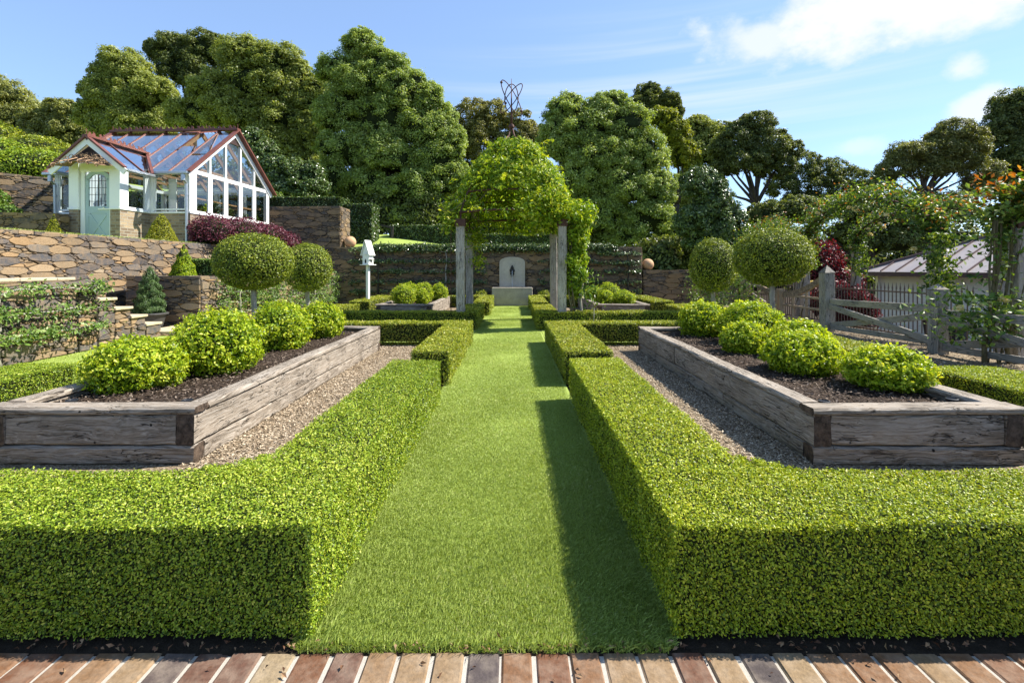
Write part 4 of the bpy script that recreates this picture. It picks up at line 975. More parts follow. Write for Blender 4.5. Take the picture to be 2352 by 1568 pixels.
m.box(ex1-.13, ex1+.03, ey-.03, -.032, hb+.002, hb+.06); m.box(ex0-.03, ex0+.13, ey-.03, -.032, hb+.002, hb+.06); m.box(ex0+.131, ex0+.30, ey-.03, ey+.12, hb+.001, hb+.058); m.box(ex1-.31, ex1-.131, ey-.03, ey+.12, hb+.001, hb+.058)
T = .12
for x in (-Lx, ex0-.18, ex1+.002, -T-.01): m.box(x, x+T, -.008, T-.012, hb+.062, he-.12)
m.box(-Lx, ex0, -.012, .10, he-.121, he-.003); m.box(ex1, .008, -.012, .10, he-.121, he-.003)          # front plate
m.box(-Lx, -Lx+T, .10, Dy, he-.122, he-.004); m.box(-Lx, 0, Dy-.1, Dy+.008, he-.12, he-.002)
for y in (.101, Dy-.12): m.box(-.115, .006, y, y+.13, hb+.063, he)
for x in (-Lx+.001, -3.3, -2.2, -1.1): m.box(x, x+T, Dy-.1, Dy+.006, hb+.06, he-.12)
for y in (1.2, 2.4, 3.6): m.box(-Lx-.004, -Lx+.09, y, y+T, hb+.06, he-.12)
m.box(-Lx-.004, -Lx+.1, -.0, Dy, hb+.004, hb+.058)
# entry frame: pilasters and cheeks
for x0, x1 in ((ex0, ex0+.30), (ex1-.32, ex1-.04)): m.box(x0, x1, ey-.012, ey+.10, hb+.0605, he-.05)
m.box(ex1-.1, ex1+.014, ey-.018, ey+.24, hb+.0606, he-.04); m.box(ex1-.1, ex1+.012, -.16, -.013, hb+.0606, he-.042); m.box(ex1-.1, ex1+.010, ey+.24, -.16, he-.15, he-.05)
m.box(ex0-.012, ex0+.1, ey+.10, -.013, hb+.0606, he-.041)
m.box(ex0+.31, ex0+.44, ey+.04, ey+.14, 0, he-.12); m.box(ex1-.36, ex1-.325, ey+.04, ey+.14, 0, he-.12)
m.box(ex0+.301, ex1-.321, ey+.02, ey+.12, he-.30, he-.045)
# gable glazing bars (plane x=0)
ys_ = [.15, .93, 1.74, 2.58, 3.42, Dy-.02]
m.box(-.09, .012, .231, Dy-.121, he-.075, he-.005)
def gz(y): return he + sl*min(y, Dy-y)
for y in ys_[1:-1]: m.box(-.085, .009, y-.04, y+.04, he-.004, gz(y)-.14)
for y in ys_[1:-1]: m.box(-.085, .010, y-.055, y+.055, hb+.063, he-.076)
for s in (0, 1):
    a = (-.04, -.14 if s == 0 else Dy+.14, gz(-.14)-.10); c = (-.04, Dy/2, zr-.10); m.beam((a[0]+.06, a[1], a[2]), (c[0]+.06, c[1], c[2]), .05, .17, (0, 0, 1))
# entry barge boards
for s in (-1, 1):
    m.beam((exc + s*1.14, ey-.22, ez - 1.14*esl - .08), (exc, ey-.22, ez-.08), .045, .17)
m.build('frame', M['white'], gh, bevel=.004)
# dark boards in the two gables
m = MB(); m.prism([(-.85, he-.04), (.85, he-.04), (0, ez-.10)], (0, .03, 0), origin=(exc, ey-.03, 0)); m.build('gable_board', M['brownpaint'], gh); m = MB(); m.prism([(Dy/2-.42, zr-.47), (Dy/2+.42, zr-.47), (Dy/2, zr-.14)], (-.03, 0, 0), origin=(.004, 0, 0), u=(0, 1, 0)); m.build('gable_board', M['brownpaint'], gh)
# windows
def window(x0, x1, y0, y1, z0, z1, fr=.035, mat='white', name='window', nm=0):
    """axis aligned: either x0==x1 (faces x) or y0==y1 (faces -y)"""
    w = MB(); px = abs(x1-x0) < 1e-6
    def bx(a0, a1, c0, c1, d=.03):
        if px: w.box(x0-d, x0+.004, a0, a1, c0, c1)
        else: w.box(a0, a1, y0-.004, y0+d, c0, c1)
    a0, a1 = (y0, y1) if px else (x0, x1)
    bx(a0, a1, z0, z0+fr); bx(a0, a1, z1-fr, z1); bx(a0, a0+fr, z0+fr, z1-fr); bx(a1-fr, a1, z0+fr, z1-fr)
    for k in range(nm): q = a0 + (a1-a0)*(k+1)/(nm+1); bx(q-.012, q+.012, z0+fr, z1-fr, .02)
    o = w.build(name, M[mat], gh); p = MB(); e = fr*.6
    if px: p.quad((x0-.014, a0+e, z0+e), (x0-.014, a1-e, z0+e), (x0-.014, a1-e, z1-e), (x0-.014, a0+e, z1-e))
    else: p.quad((a0+e, y0+.014, z0+e), (a1-e, y0+.014, z0+e), (a1-e, y0+.014, z1-e), (a0+e, y0+.014, z1-e))
    p.build('pane', M['glass'], o); return o
wz0, wz1 = hb+.063, he-.122
window(ex1+.13, -.135, 0, 0, wz0+.04, wz1-.02, .05); window(-Lx+.13, ex0-.19, 0, 0, wz0+.04, wz1-.02, .05)
window(ex1, ex1, ey+.25, -.165, wz0+.01, he-.155, .04)
for y0, y1 in zip(ys_[:-1], ys_[1:]): window(0, 0, y0 + (.085 if y0 == .15 else .057), y1 - (.057 if y1 < Dy-.1 else .102), wz0+.005, he-.078, .05)
for y0, y1 in zip((.13, 1.33, 2.53), (1.19, 2.39, 3.59)): window(-Lx, -Lx, y0, y1, wz0, he-.13, .04)
for x0, x1 in zip((-4.3, -3.15, -2.05, -.95), (-3.32, -2.22, -1.12, -.15)): window(x0, x1, Dy-.05, Dy-.05, wz0, wz1, .04)
p = MB()                                             # gable glass
for y0, y1 in zip(ys_[:-1], ys_[1:]):
    mid = [y0, y1] if not (y0 < Dy/2 < y1) else [y0, Dy/2, y1]
    p.add([(-.03, y0+.03, he-.01), (-.03, y1-.03, he-.01)] + [(-.03, q, gz(q)-.1) for q in mid[::-1]], [tuple(range(2+len(mid)))])
p.build('gable_glass', M['glass'], gh)
# roofs
m = MB(); nb = 7; xs_ = [-Lx-.1 + (Lx+.22)*k/nb for k in range(nb+1)]
def rp(x, s, back=0, up=0.0):
    """point on the main roof; s 0 eave .. 1 ridge"""
    y = -.2 + s*(Dy/2+.2); z = he + sl*y
    if back: y = Dy - y
    return Vector((x, y, z + .02 + up))
for x in xs_[1:-1]: m.beam(rp(x, 0), rp(x, 1), .034, .045)
for x in xs_[1:-1]: m.beam(rp(x, 0, 1), rp(x, 1, 1), .045, .06)
for x in (xs_[0], xs_[-1]):
    for bk in (0, 1): m.beam(rp(x, -.02, bk, .03), rp(x, 1, bk, .03), .15, .05)
m.beam((xs_[0]-.05, Dy/2, zr+.07), (xs_[-1]+.05, Dy/2, zr+.07), .20, .07)
m.beam(rp(xs_[0], 0, 0, -.02), rp(ex0-.3, 0, 0, -.02), .06, .04)
# entry roof
yj = (ez - he)/sl
def ep(s, side, y, up=0.0): return Vector((exc + side*1.14*(1-s), y, ez - 1.14*esl*(1-s) + .02 + up))
for side in (-1, 1):
    m.beam(ep(0, side, ey-.24, .03), ep(1, side, ey-.24, .03), .13, .05)
    m.beam(ep(0, side, ey+.45), ep(1, side, ey+.45), .04, .05)
    m.beam(ep(0, side, (ez-1.14*esl-he)/sl+.02, .035), (exc, yj+.02, ez+.05), .07, .04)
m.beam((exc, ey-.30, ez+.06), (exc, yj+.1, ez+.06), .16, .06)
roof = m.build('roof', M['redroof'], gh)
for k in range(nb):
    for bk in (0, 1):
        a, c = xs_[k]+.02, xs_[k+1]-.02; p = MB(); s1 = .97
        if bk == 0 and k == nb-2: s1 = .60             # opened vent above
        if bk == 0 and ex0-.35 < (a+c)/2 < ex1+.35:
            pass
        p.quad(rp(a, 0, bk), rp(c, 0, bk), rp(c, s1, bk), rp(a, s1, bk)); p.build('roof_pane', M['roofglass'], roof)
k = nb-2; a, c = xs_[k]+.03, xs_[k+1]-.03; hv = rp(a, .97); tv = rp(a, .60, 0, .42); p = MB()
v = MB(); H0, H1 = Vector((a, hv.y, hv.z+.04)), Vector((c, hv.y, hv.z+.04)); E0, E1 = Vector((a, tv.y-.1, tv.z)), Vector((c, tv.y-.1, tv.z))
for q, r_ in ((H0, H1), (E0, E1), (H0, E0), (H1, E1)): v.beam(q, r_, .05, .04)
vent = v.build('roof_vent', M['redroof'], gh); p.quad(H0, H1, E1, E0); p.build('vent_pane', M['roofglass'], vent)
for side in (-1, 1):
    p = MB(); y0 = ey-.2; p.add([tuple(ep(0, side, y0)), tuple(ep(1, side, y0)), (exc, yj, ez+.02), tuple(ep(0, side, (ez-1.14*esl-he)/sl))], [(0, 1, 2, 3)]); p.build('roof_pane', M['roofglass'], roof)
# cresting on the ridges
m = MB(); g = random.Random(4)
def crest(p0, p1, n):
    p0, p1 = Vector(p0), Vector(p1); u = (p1-p0).normalized(); L = (p1-p0).length; st_ = L/n; side = u.cross(Vector((0, 0, 1)))
    for i in range(n):
        prof = [(.02, 0), (st_*.22, .10), (st_*.10, .15), (st_*.32, .17), (st_*.45, .06), (st_*.6, .13), (st_*.52, .19), (st_*.75, .15), (st_*.82, .05), (st_*.98, 0)]
        prof = [(a, b*g.uniform(.5, .8)) for a, b in prof]
        m.prism(prof, tuple(side*.012), origin=tuple(p0 + u*(i*st_)), u=tuple(u), v=(0, 0, 1))
    for i in range(0, n+1, 3): q = p0 + u*(i*st_); m.beam(q, q + Vector((0, 0, .17)), .014, .014)
crest((xs_[0], Dy/2, zr+.10), (xs_[-1], Dy/2, zr+.10), 12); m.build('ridge_cresting', M['redroof'], gh); m = MB(); crest((exc, ey-.25, ez+.09), (exc, yj-.05, ez+.09), 6)
m.build('ridge_cresting', M['redroof'], gh)
# gutters and downpipes
m = MB()
def gutter(p, q):
    m.beam(p, q, .11, .09); 
gutter((ex1+.35, -.24, he-.18), (.12, -.24, he-.18)); gutter((-Lx-.15, -.24, he-.18), (ex0-.33, -.24, he-.18))
gutter((ex1+.39, ey-.2, ez-1.14*esl-.02), (ex1+.39, -.2, ez-1.14*esl-.02)); gutter((ex0-.39, ey-.2, ez-1.14*esl-.02), (ex0-.39, -.2, ez-1.14*esl-.02))
m.build('gutter', M['galv'], gh, bevel=.02)
for x in (-.05, -Lx+.1):
    m = MB(); m.tube([(x, -.24, he-.2), (x, -.23, he-.36), (x, -.10, he-.50), (x, -.09, 1.0), (x, -.09, .0)], .042, 10); m.tube([(x, -.24, he-.42), (x, -.24, he-.24)], .065, 10)
    for z in (.4, 1.5): m.tube([(x, -.09, z), (x, -.09, z+.05)], .052, 10)
    m.build('downpipe', M['galv'], gh, smooth=False)
# door
dx0, dx1, yd = ex0+.445, ex1-.365, ey+.06; dw = dx1-dx0; dcx = (dx0+dx1)/2; m = MB()
def darch(w, z0, zs, rise, n=12): return [(-w, z0), (w, z0)] + [(w*math.cos(math.pi*k/n), zs + rise*math.sin(math.pi*k/n)) for k in range(n+1)]
m.box(dx0, dx1, yd+.012, yd+.045, .0, hb)                                 # lower panel
m.box(dx0, dx0+.10, yd, yd+.05, 0, 1.86); m.box(dx1-.10, dx1, yd, yd+.05, 0, 1.86)
m.box(dx0+.10, dx1-.10, yd+.001, yd+.05, 0, .10); m.box(dx0+.10, dx1-.10, yd+.001, yd+.05, hb-.10, hb+.10)
m.beam((dx0+.11, yd+.012, .12), (dx1-.11, yd+.012, hb-.12), .03, .075, (0, 0, 1)); m.beam((dx0+.11, yd+.014, hb-.12), (dx1-.11, yd+.014, .12), .03, .075, (0, 0, 1))
A1, A2 = darch(dw/2, 1.86, 1.86, .24), darch(dw/2-.10, 1.80, 1.80, .20); A1 = A1[2:]; A2 = A2[2:]; k = len(A1)
V = [(dcx+a, y, b) for y in (yd, yd+.05) for L in (A1, A2) for a, b in L]
m.add(V, [(i, i+1, k+i+1, k+i) for i in range(k-1)] + [(2*k+i, 3*k+i, 3*k+i+1, 2*k+i+1) for i in range(k-1)] + [(k+i, k+i+1, 3*k+i+1, 3*k+i) for i in range(k-1)] + [(i, 2*k+i, 2*k+i+1, i+1) for i in range(k-1)])
for q in range(6): m.box(dcx - .12 + q*.048, dcx - .112 + q*.048, yd-.001, yd+.0, hb-.10, hb-.04)
door = m.build('door', M['sage'], gh, bevel=.003)
m = MB(); A_ = darch(dw/2-.09, hb+.09, 1.80, .2); m.add([(dcx+a, yd+.027, b) for a, b in A_], [tuple(range(len(A_)))]); m.build('door_glass', M['glass'], door)
m = MB()
for z in (1.2, 1.4, 1.6, 1.8): m.box(dx0+.09, dx1-.09, yd+.022, yd+.034, z-.006, z+.006)
for q in (-.2, -.1, 0, .1, .2): m.box(dcx+q-(.012 if q == 0 else .005), dcx+q+(.012 if q == 0 else .005), yd+.021, yd+.035, hb+.10, 1.98 - q*q*1.5)
m.build('leadlight_bars', M['darkiron'], door)
m = MB(); m.box(dx1-.34, dx1+.01, yd-.03, yd-.002, hb+.0, hb+.04); m.lathe([(.02, 0), (.026, .02), (.001, .03)], 10, (dx1-.16, yd-.03, hb+.04)); m.build('door_latch', M['offwhite'], door)
# iron and copper awning over the door
m = MB(); n = 14; w_ = .70
for q in range(n):
    t0, t1 = -1 + 2*q/n, -1 + 2*(q+1)/n
    def ap(t, r): return Vector((exc + t*w_, ey - .03 - r*.52, he - .16 + .30*(1-t*t)*(1-r*.6) - .08*r))
    for r0, r1 in ((0, .5), (.5, 1)): m.add([tuple(ap(t0, r0)), tuple(ap(t1, r0)), tuple(ap(t1, r1)), tuple(ap(t0, r1))], [(0, 1, 2, 3)], .3 + .5*random.random())
aw = m.build('awning', M['copper'], gh)
m = MB(); g = random.Random(8)
for q in range(6):
    t0 = -.92 + 1.84*q/5; P0 = [Vector((exc + t0*w_, ey-.03-r*.56, he - .12 + .32*(1-t0*t0)*(1-r*.6) - .08*r)) for r in (0, .3, .6, .9, 1.05)]
    e = P0[-1]; cur = [e + Vector((0, -.05*math.sin(a), -.05 + .05*math.cos(a) - .0)) for a in (.8, 1.6, 2.6, 3.6, 4.6)]
    m.tube(P0 + cur, .013, 6)
    for b in range(4):
        c = P0[1].lerp(P0[3], g.random()) + Vector((g.uniform(-.1, .1), 0, .05)); r0 = g.uniform(.05, .11); a0 = g.uniform(0, 6)
        m.tube([c + Vector((math.cos(a0 + a)*r0*(1-a/9), g.uniform(-.02, .02), math.sin(a0 + a)*r0*(1-a/9))) for a in np.linspace(0, 6, 12)], .010, 5)
m.tube([(exc - w_, ey-.58, he-.24), (exc, ey-.6, he-.12), (exc + w_, ey-.58, he-.24)], .012, 6)
m.build('scrollwork', M['copper'], gh)
# inside: benches, rafters, blind
m = MB()
m.box(-.75, -.2, .3, Dy-.3, hb-.12, hb-.06); m.box(-Lx+.15, -1.0, Dy-.8, Dy-.2, hb-.12, hb-.06)
for y in (.35, 1.7, 3.0, 4.3): m.box(-.72, -.66, y, y+.06, .02, hb-.12)
m.box(-.6, -.54, .3, Dy-.3, 1.55, 1.60); m.box(-Lx+.15, -.2, Dy-.3, Dy-.24, 1.55, 1.62)
for x in xs_[1:-1]:
    m.beam(rp(x, .02, 0, -.09), rp(x, .99, 0, -.09), .05, .12); m.beam(rp(x, .02, 1, -.09), rp(x, .99, 1, -.09), .05, .12); m.beam((x, .5, he+.2), (x, Dy-.5, he+.2), .05, .09)
m.build('timber_benches', M['intwood'], gh)
m = MB(); m.box(-.98, -.72, .35, .37, hb+.1, 2.1)
for q in range(5): m.box(dcx-.26+q*.11, dcx-.19+q*.11, yd+.30, yd+.31, hb+.2, 1.95)
m.build('blind', M['linen'], gh)

# pots on the greenhouse bench (seen through the gable windows)
R3 = Matrix.Rotation(R(-3), 4, 'Z')
def pot_plant(lx, ly, h, label, leaf, mat, pot='terracotta', n=60, size=.22, r=.10, ph=.16):
    p = Vector((-10.06, 15.1, 2.16)) + R3 @ Vector((lx, ly, hb-.06))
    e = empty('potted_plant', tuple(p)); tag(e, label, 'pot plant', 'pot plants inside the greenhouse windows')
    m = MB(); m.lathe([(.001, 0), (r*.72, 0), (r*.95, ph*.8), (r*1.08, ph*.8), (r*1.08, ph), (r*.9, ph), (r*.85, ph*.85), (.001, ph*.85)], 16); m.build('pot', M[pot], e)
    lf = Leaves(); d = rand_dirs(n); d[:, 2] = np.abs(d[:, 2]) + .35; d = norm(d); k = rng.uniform(.3, 1, n)[:, None]
    q = d*np.array([r*1.9, r*1.9, h])*k + np.array([0, 0, ph*.9]); side = np.cross(d, rand_dirs(n))
    lf.put(q, side + .2, size, leaf, .3, .25, 0); lf.build('leaves', [M[mat]], e)
pot_plant(-.42, .6, .40, 'spiky grey succulent in a terracotta pot, leftmost in the gable window', .22, 'esp', n=70)
pot_plant(-.42, 1.35, .42, 'bright fern like plant in a pot, second in the gable window', .35, 'box_ball', n=120, size=.13)
pot_plant(-.40, 1.75, .52, 'tall blue green succulent in a grey pot in the gable window', .3, 'spruce', 'galv', n=120, size=.15)
pot_plant(-.42, 2.55, .50, 'grey leaved succulent in a pale pot, middle of the gable window', .3, 'esp', 'cap', n=120, size=.14)
pot_plant(-.42, 3.4, .34, 'bushy green pot plant, fourth window of the gable', .5, 'esp', n=140, size=.10)
pot_plant(-.42, 4.2, .40, 'spreading grey green plant in the last gable window', .35, 'esp', n=110, size=.14)
# ================================================================ terrace planting at left
def cone_shrub(x, y, z, r, h, label, n, size, mat='cone', lump=.015, name='cone_shrub', pw=.85, cat='topiary', grp='clipped cones by the greenhouse'):
    lf = Leaves(); t = 1 - np.sqrt(rng.uniform(0, 1, n)); a = rng.uniform(0, 2*math.pi, n)
    rr = r*np.clip(1 - t, 0, 1)**pw*np.minimum(1, .82 + t*3); d = np.stack([np.cos(a), np.sin(a), np.full(n, .35)], -1)
    p = np.stack([np.cos(a)*rr, np.sin(a)*rr, t*h], -1); p += d*(lump*wob(p, 9, x) - np.abs(rng.normal(0, size*.35, n)))[:, None]
    lf.put(p, d, size, .55, .7, .2, 0, .5 + .25*rng.normal(size=n))
    k = 12; V = [(math.cos(2*math.pi*i/k)*r*.85, math.sin(2*math.pi*i/k)*r*.85, .02) for i in range(k)] + [(math.cos(2*math.pi*i/k)*r*.5, math.sin(2*math.pi*i/k)*r*.5, h*.5) for i in range(k)] + [(math.cos(2*math.pi*i/k)*.02, math.sin(2*math.pi*i/k)*.02, h*.93) for i in range(k)]
    lf.solid(V, [(i, (i+1) % k, k+(i+1) % k, k+i) for i in range(k)] + [(k+i, k+(i+1) % k, 2*k+(i+1) % k, 2*k+i) for i in range(k)], 1)
    o = lf.build(name, [M[mat], M['core']], loc=(x, y, z)); tag(o, label, cat, grp); return o
cone_shrub(-12.75, 13.45, 2.12, .26, .80, 'small yellow clipped cone left of the greenhouse door', 2600, .035)
cone_shrub(-9.98, 13.75, 2.12, .42, .86, 'yellow green clipped cone in front of the greenhouse corner', 5200, .036, pw=.72)
cone_shrub(-8.50, 12.5, 1.18, .31, .86, 'slim clipped cone on the lower terrace above the potted conifer', 3800, .045, 'box_ball', .04)
e = empty('potted_conifer', (-7.96, 10.62, .1)); tag(e, 'dwarf blue green conifer in a black tub at the foot of the stairs', 'potted tree')
m = MB(); m.lathe([(.001, 0), (.22, 0), (.235, .02), (.30, .28), (.345, .285), (.35, .31), (.335, .325), (.30, .32), (.285, .27), (.001, .26)], 28); m.build('tub', M['potblack'], e)
lf = Leaves(); n = 11000; t = 1 - np.sqrt(rng.uniform(0, 1, n)); a = rng.uniform(0, 2*math.pi, n)
rr = .31*np.clip(1-t, 0, 1)**.62*np.minimum(1, .78 + t*2.2); lay = 1 + .14*np.sin(t*34 + 2*np.sin(a*3)) + .10*np.sin(a*5 + t*9)
p = np.stack([np.cos(a)*rr*lay, np.sin(a)*rr*lay, .31 + t*1.05], -1); d = np.stack([np.cos(a), np.sin(a), np.full(n, .5)], -1); p -= d*np.abs(rng.normal(0, .02, n))[:, None]
lf.put(p, d, .05, .22, .7, .1, 0, .45 + .25*rng.normal(size=n)); lf.ballcore((0, 0, .62), (.20, .20, .40), 1); lf.ballcore((0, 0, 1.0), (.10, .10, .28), 1); lf.build('crown', [M['spruce'], M['core']], e)
hedge('box_hedge', [(-8.62, -7.75, 12.7, 13.1)], .46, 'short dark green hedge on the lower terrace behind the slim cone', M['esp'], None, lambda X, Y: .05, lambda X, Y: 2600, z0=.05).location = (0, 0, 1.18)

def mass(name, label, cat, lobes, mat, n, size, grp=None, core=True, aspect=.55, lump=.13, spread=.85, kind=None, base_cut=-.6, shell=.28):
    lf = Leaves(); tot = sum(l[3]*l[5] for l in lobes)
    for i, (cx, cy, cz, rx, ry, rz) in enumerate(lobes):
        shrub_cloud(lf, (cx, cy, cz), (rx, ry, rz), int(n*rx*rz/tot), size, seed=cx + i, lump=lump, core=1 if core else None, base_cut=base_cut, aspect=aspect, spread=spread, shell=shell)
    o = lf.build(name, [M[mat], M['core']]); tag(o, label, cat, grp, kind); return o
mass('purple_shrub', 'spreading purple leaved shrub against the greenhouse brick base', 'shrub', [(-9.5, 15.3, 2.55, .65, .7, .55), (-9.15, 16.2, 2.5, .85, .9, .62), (-8.75, 17.2, 2.42, .85, .8, .55), (-8.35, 17.8, 2.2, .55, .5, .5)], 'purple', 15000, .065)
mass('clipped_shrub', 'small bright rounded shrub beside the small wall left of the greenhouse', 'shrub', [(-14.35, 14.6, 2.55, .42, .4, .40)], 'box_ball', 2200, .06, 'shrubs on the slope left of the greenhouse')
mass('leafy_shrub', 'tall loose leafy shrub at the far left edge under the clipped hedges', 'shrub', [(-16.6, 14.6, 3.3, 1.1, .9, .8), (-17.4, 14.8, 4.2, 1.0, .9, .75), (-15.6, 14.7, 2.9, .6, .5, .55)], 'esp', 9000, .12, 'shrubs on the slope left of the greenhouse')
mass('clipped_shrub', 'broad clipped green shrub on the slope just left of the greenhouse roof', 'shrub', [(-17.8, 18, 5.1, 1.7, 1.0, .75), (-15.9, 17.9, 4.75, 1.2, 1.0, .55), (-19.5, 18, 5.5, 1.5, 1, .8)], 'box_l', 12000, .085, 'shrubs on the slope left of the greenhouse', lump=.05)
mass('clipped_shrub', 'upper bank of clipped shrubs above the leafy shrub at far left', 'shrub', [(-19.5, 19.5, 6.1, 1.8, 1, .65), (-21.3, 19.5, 6.6, 1.5, 1, .8), (-17.9, 19.3, 5.75, 1.0, .9, .5)], 'box_far', 9000, .095, 'shrubs on the slope left of the greenhouse', lump=.05)
def hedge_at(rects, h, z, label, mat, sz, dn, grp='tall clipped hedges on the banks behind'):
    o = hedge('tall_hedge', rects, h, label, M[mat], grp, lambda X, Y: sz, lambda X, Y: dn, wobk=.04); o.location = (0, 0, z); return o
hedge_at([(-23.5, -18.4, 22, 23)], 1.0, 5.75, 'dark flat topped hedge high on the slope behind the greenhouse', 'glossy', .12, 800)
hedge_at([(-7.15, -5.95, 20.5, 21.6)], 1.75, 2.4, 'tall clipped hedge block right of the tall brown wall', 'glossy', .085, 1700)
hedge_at([(-5.6, -2.4, 22.0, 23.0)], 1.05, 2.3, 'clipped hedge on the bank behind the bird house', 'glossy', .085, 1700)
hedge_at([(-2.3, 2.6, 22.6, 23.4)], .80, 2.2, 'dark low hedge on the bank behind the fountain wall', 'glossy', .09, 1300)
hedge_at([(-11.5, -7.2, 20.3, 21.4)], 1.45, 2.95, 'clipped hedge showing above the tall brown wall', 'glossy', .085, 1500)
e = empty('handrail', (-6.0, 21.9, 2.3)); tag(e, 'dark timber handrail between the two hedges on the bank', 'handrail')
m = MB(); m.beam((.05, 0, 1.05), (.62, .0, .93), .09, .10); m.build('rail', M['darkiron'], e)
m = MB(); m.box(.50, .60, -.05, .05, -.2, .90); m.build('post', M['darkiron'], e)

# ================================================================ arbor
ab = empty('garden_arbor', (0, 11.1, 0)); tag(ab, 'rusted iron dome arbor on four grey timber posts over the lawn crossing', 'arbor')
AX = (-1.19, 1.14); AD = 2.33; acx = sum(AX)/2; acy = AD/2; zp = 2.40
for x in AX:
    for y in (0, AD):
        V, F, C = sleeper_mesh(zp, .19, .19, 22, .005, .016)
        p = mk('post', V, [np.array([f[::-1] for f in F]), np.array([c[::-1] for c in C])], M['post'], np.full(len(V), random.random()), ab)
        p.location = (x, y, 0); p.rotation_euler = (0, R(-90), random.choice((0, 1))*R(90))
        m = MB(); m.box(x-.115, x+.115, y-.115, y+.115, zp-.04, zp+.125); m.tube([(x, y, zp+.12), (x, y, zp+.27)], .02, 8); m.lathe([(.001, -.045), (.03, -.035), (.045, 0), (.03, .035), (.001, .045)], 10, (x, y, zp+.28)); m.build('post_cap', M['iron'], ab)
m = MB()
def dome(t, sx, sy):
    """corner rib: t 0 knob .. 1 apex"""
    prof = [(0, 1.0, 2.68), (.2, .93, 2.98), (.4, .80, 3.38), (.6, .62, 3.82), (.8, .38, 4.25), (1, .07, 4.72)]
    for (a, ra, za), (b, rb, zb) in zip(prof, prof[1:]):
        if a <= t <= b + 1e-6:
            k = (t-a)/(b-a); r = ra + (rb-ra)*k; return Vector((acx + sx*r*1.165, acy + sy*r*1.165, za + (zb-za)*k))
for sx in (-1, 1):
    for sy in (-1, 1):
        m.tube([dome(t, sx, sy) for t in np.linspace(0, 1, 14)], .019, 8)
        k0 = dome(0, sx, sy); m.tube([k0, k0 + Vector((sx*.18, 0, -.02)), k0 + Vector((sx*.30, 0, -.09)), k0 + Vector((sx*.34, 0, -.16))], [.022, .02, .017, .014], 8)
def rail(zf, t, bow, r):
    c = [dome(t, -1, -1), dome(t, 1, -1), dome(t, 1, 1), dome(t, -1, 1)]
    for i in range(4):
        a, b = c[i], c[(i+1) % 4]; mid = (a+b)/2; outw = (mid - Vector((acx, acy, mid.z)))
        m.tube([a.lerp(b, s) + Vector((0, 0, bow*math.sin(math.pi*s))) + outw*(.10*math.sin(math.pi*s)) for s in np.linspace(0, 1, 13)], r, 8)
rail(0, 0, .06, .026); rail(0, .30, .05, .022); rail(0, .62, .03, .014)
for s in range(4):
    a = math.pi/4 + s*math.pi/2; m.tube([(acx + .20*math.cos(a), acy + .20*math.sin(a), 4.42), (acx + .03*math.cos(a), acy + .03*math.sin(a), 4.95)], .018, 6)
m.build('dome_frame', M['iron'], ab, smooth=True)
fin = MB(); fin.lathe([(max(.001, math.sin(math.pi*i/10))*.075, -math.cos(math.pi*i/10)*.075) for i in range(11)], 14, (acx, acy, 4.98)); fin.tube([(acx, acy, 5.0), (acx, acy, 5.35), (acx, acy, 6.2)], [.028, .022, .006], 8)
for ang, a_, b_, tilt, off in ((2, .17, .375, 10, .02), (-27, .125, .52, 35, .03), (35, .11, .46, -30, .02)):
    pts = []
    for k in range(37):
        t = 2*math.pi*k/36; q = Vector((a_*math.cos(t), .25*a_*math.sin(t + .6), b_*math.sin(t))); q = Matrix.Rotation(R(ang), 3, 'Y') @ q if ang >= 0 else Matrix.Rotation(R(ang), 3, 'Y') @ q
        pts.append(q + Vector((acx, acy, 5.68 + off)))
    fin.tube(pts, .0125, 6, cap=False)
for dx, dz in ((-.255, .43), (.25, -.30), (-.15, -.10)): fin.lathe([(max(.001, math.sin(math.pi*i/8))*.035, -math.cos(math.pi*i/8)*.035) for i in range(9)], 10, (acx+dx, acy, 5.68+dz))
fin.build('finial', M['iron'], ab, smooth=True)
m = MB(); 
for x, y in ((AX[0]-.22, 0), (AX[1]+.28, .1)): m.tube([(x, y, 0), (x, y, 2.55)], .008, 6)
m.build('guide_wire', M['iron'], ab)

# wisteria over the arbor
vn = empty('climbing_vine', (AX[1]+.25, 11.15, 0)); tag(vn, 'bright green climbing vine covering the dome and right post of the arbor', 'vine')
vo_ = np.array([AX[1]+.25, 11.15, 0]); C0 = np.array([acx, 11.1 + acy, 0])
lf = Leaves()
def radius(z): return np.interp(z, [2.35, 2.6, 2.9, 3.2, 3.67, 4.1, 4.45, 4.65], [1.36, 1.44, 1.40, 1.22, .98, .70, .42, .15])
n = 60000; z = rng.uniform(2.35, 4.65, n); a = rng.uniform(-math.pi, math.pi, n); keep = rng.uniform(0, 1.4, n) < radius(z); z, a = z[keep], a[keep]; n = len(z)
sq = 1/np.maximum(np.abs(np.cos(a)), np.abs(np.sin(a))); k = 1 + (np.minimum(sq, 1.28) - 1)*.45
r = radius(z)*k; lum = .10 + .11*wob(np.stack([np.cos(a)*r, np.sin(a)*r, z], -1), 2.6) + .07*wob(np.stack([np.cos(a)*r, np.sin(a)*r, z], -1), 6.3, 2) + .10*np.clip(np.cos(a), 0, 1)
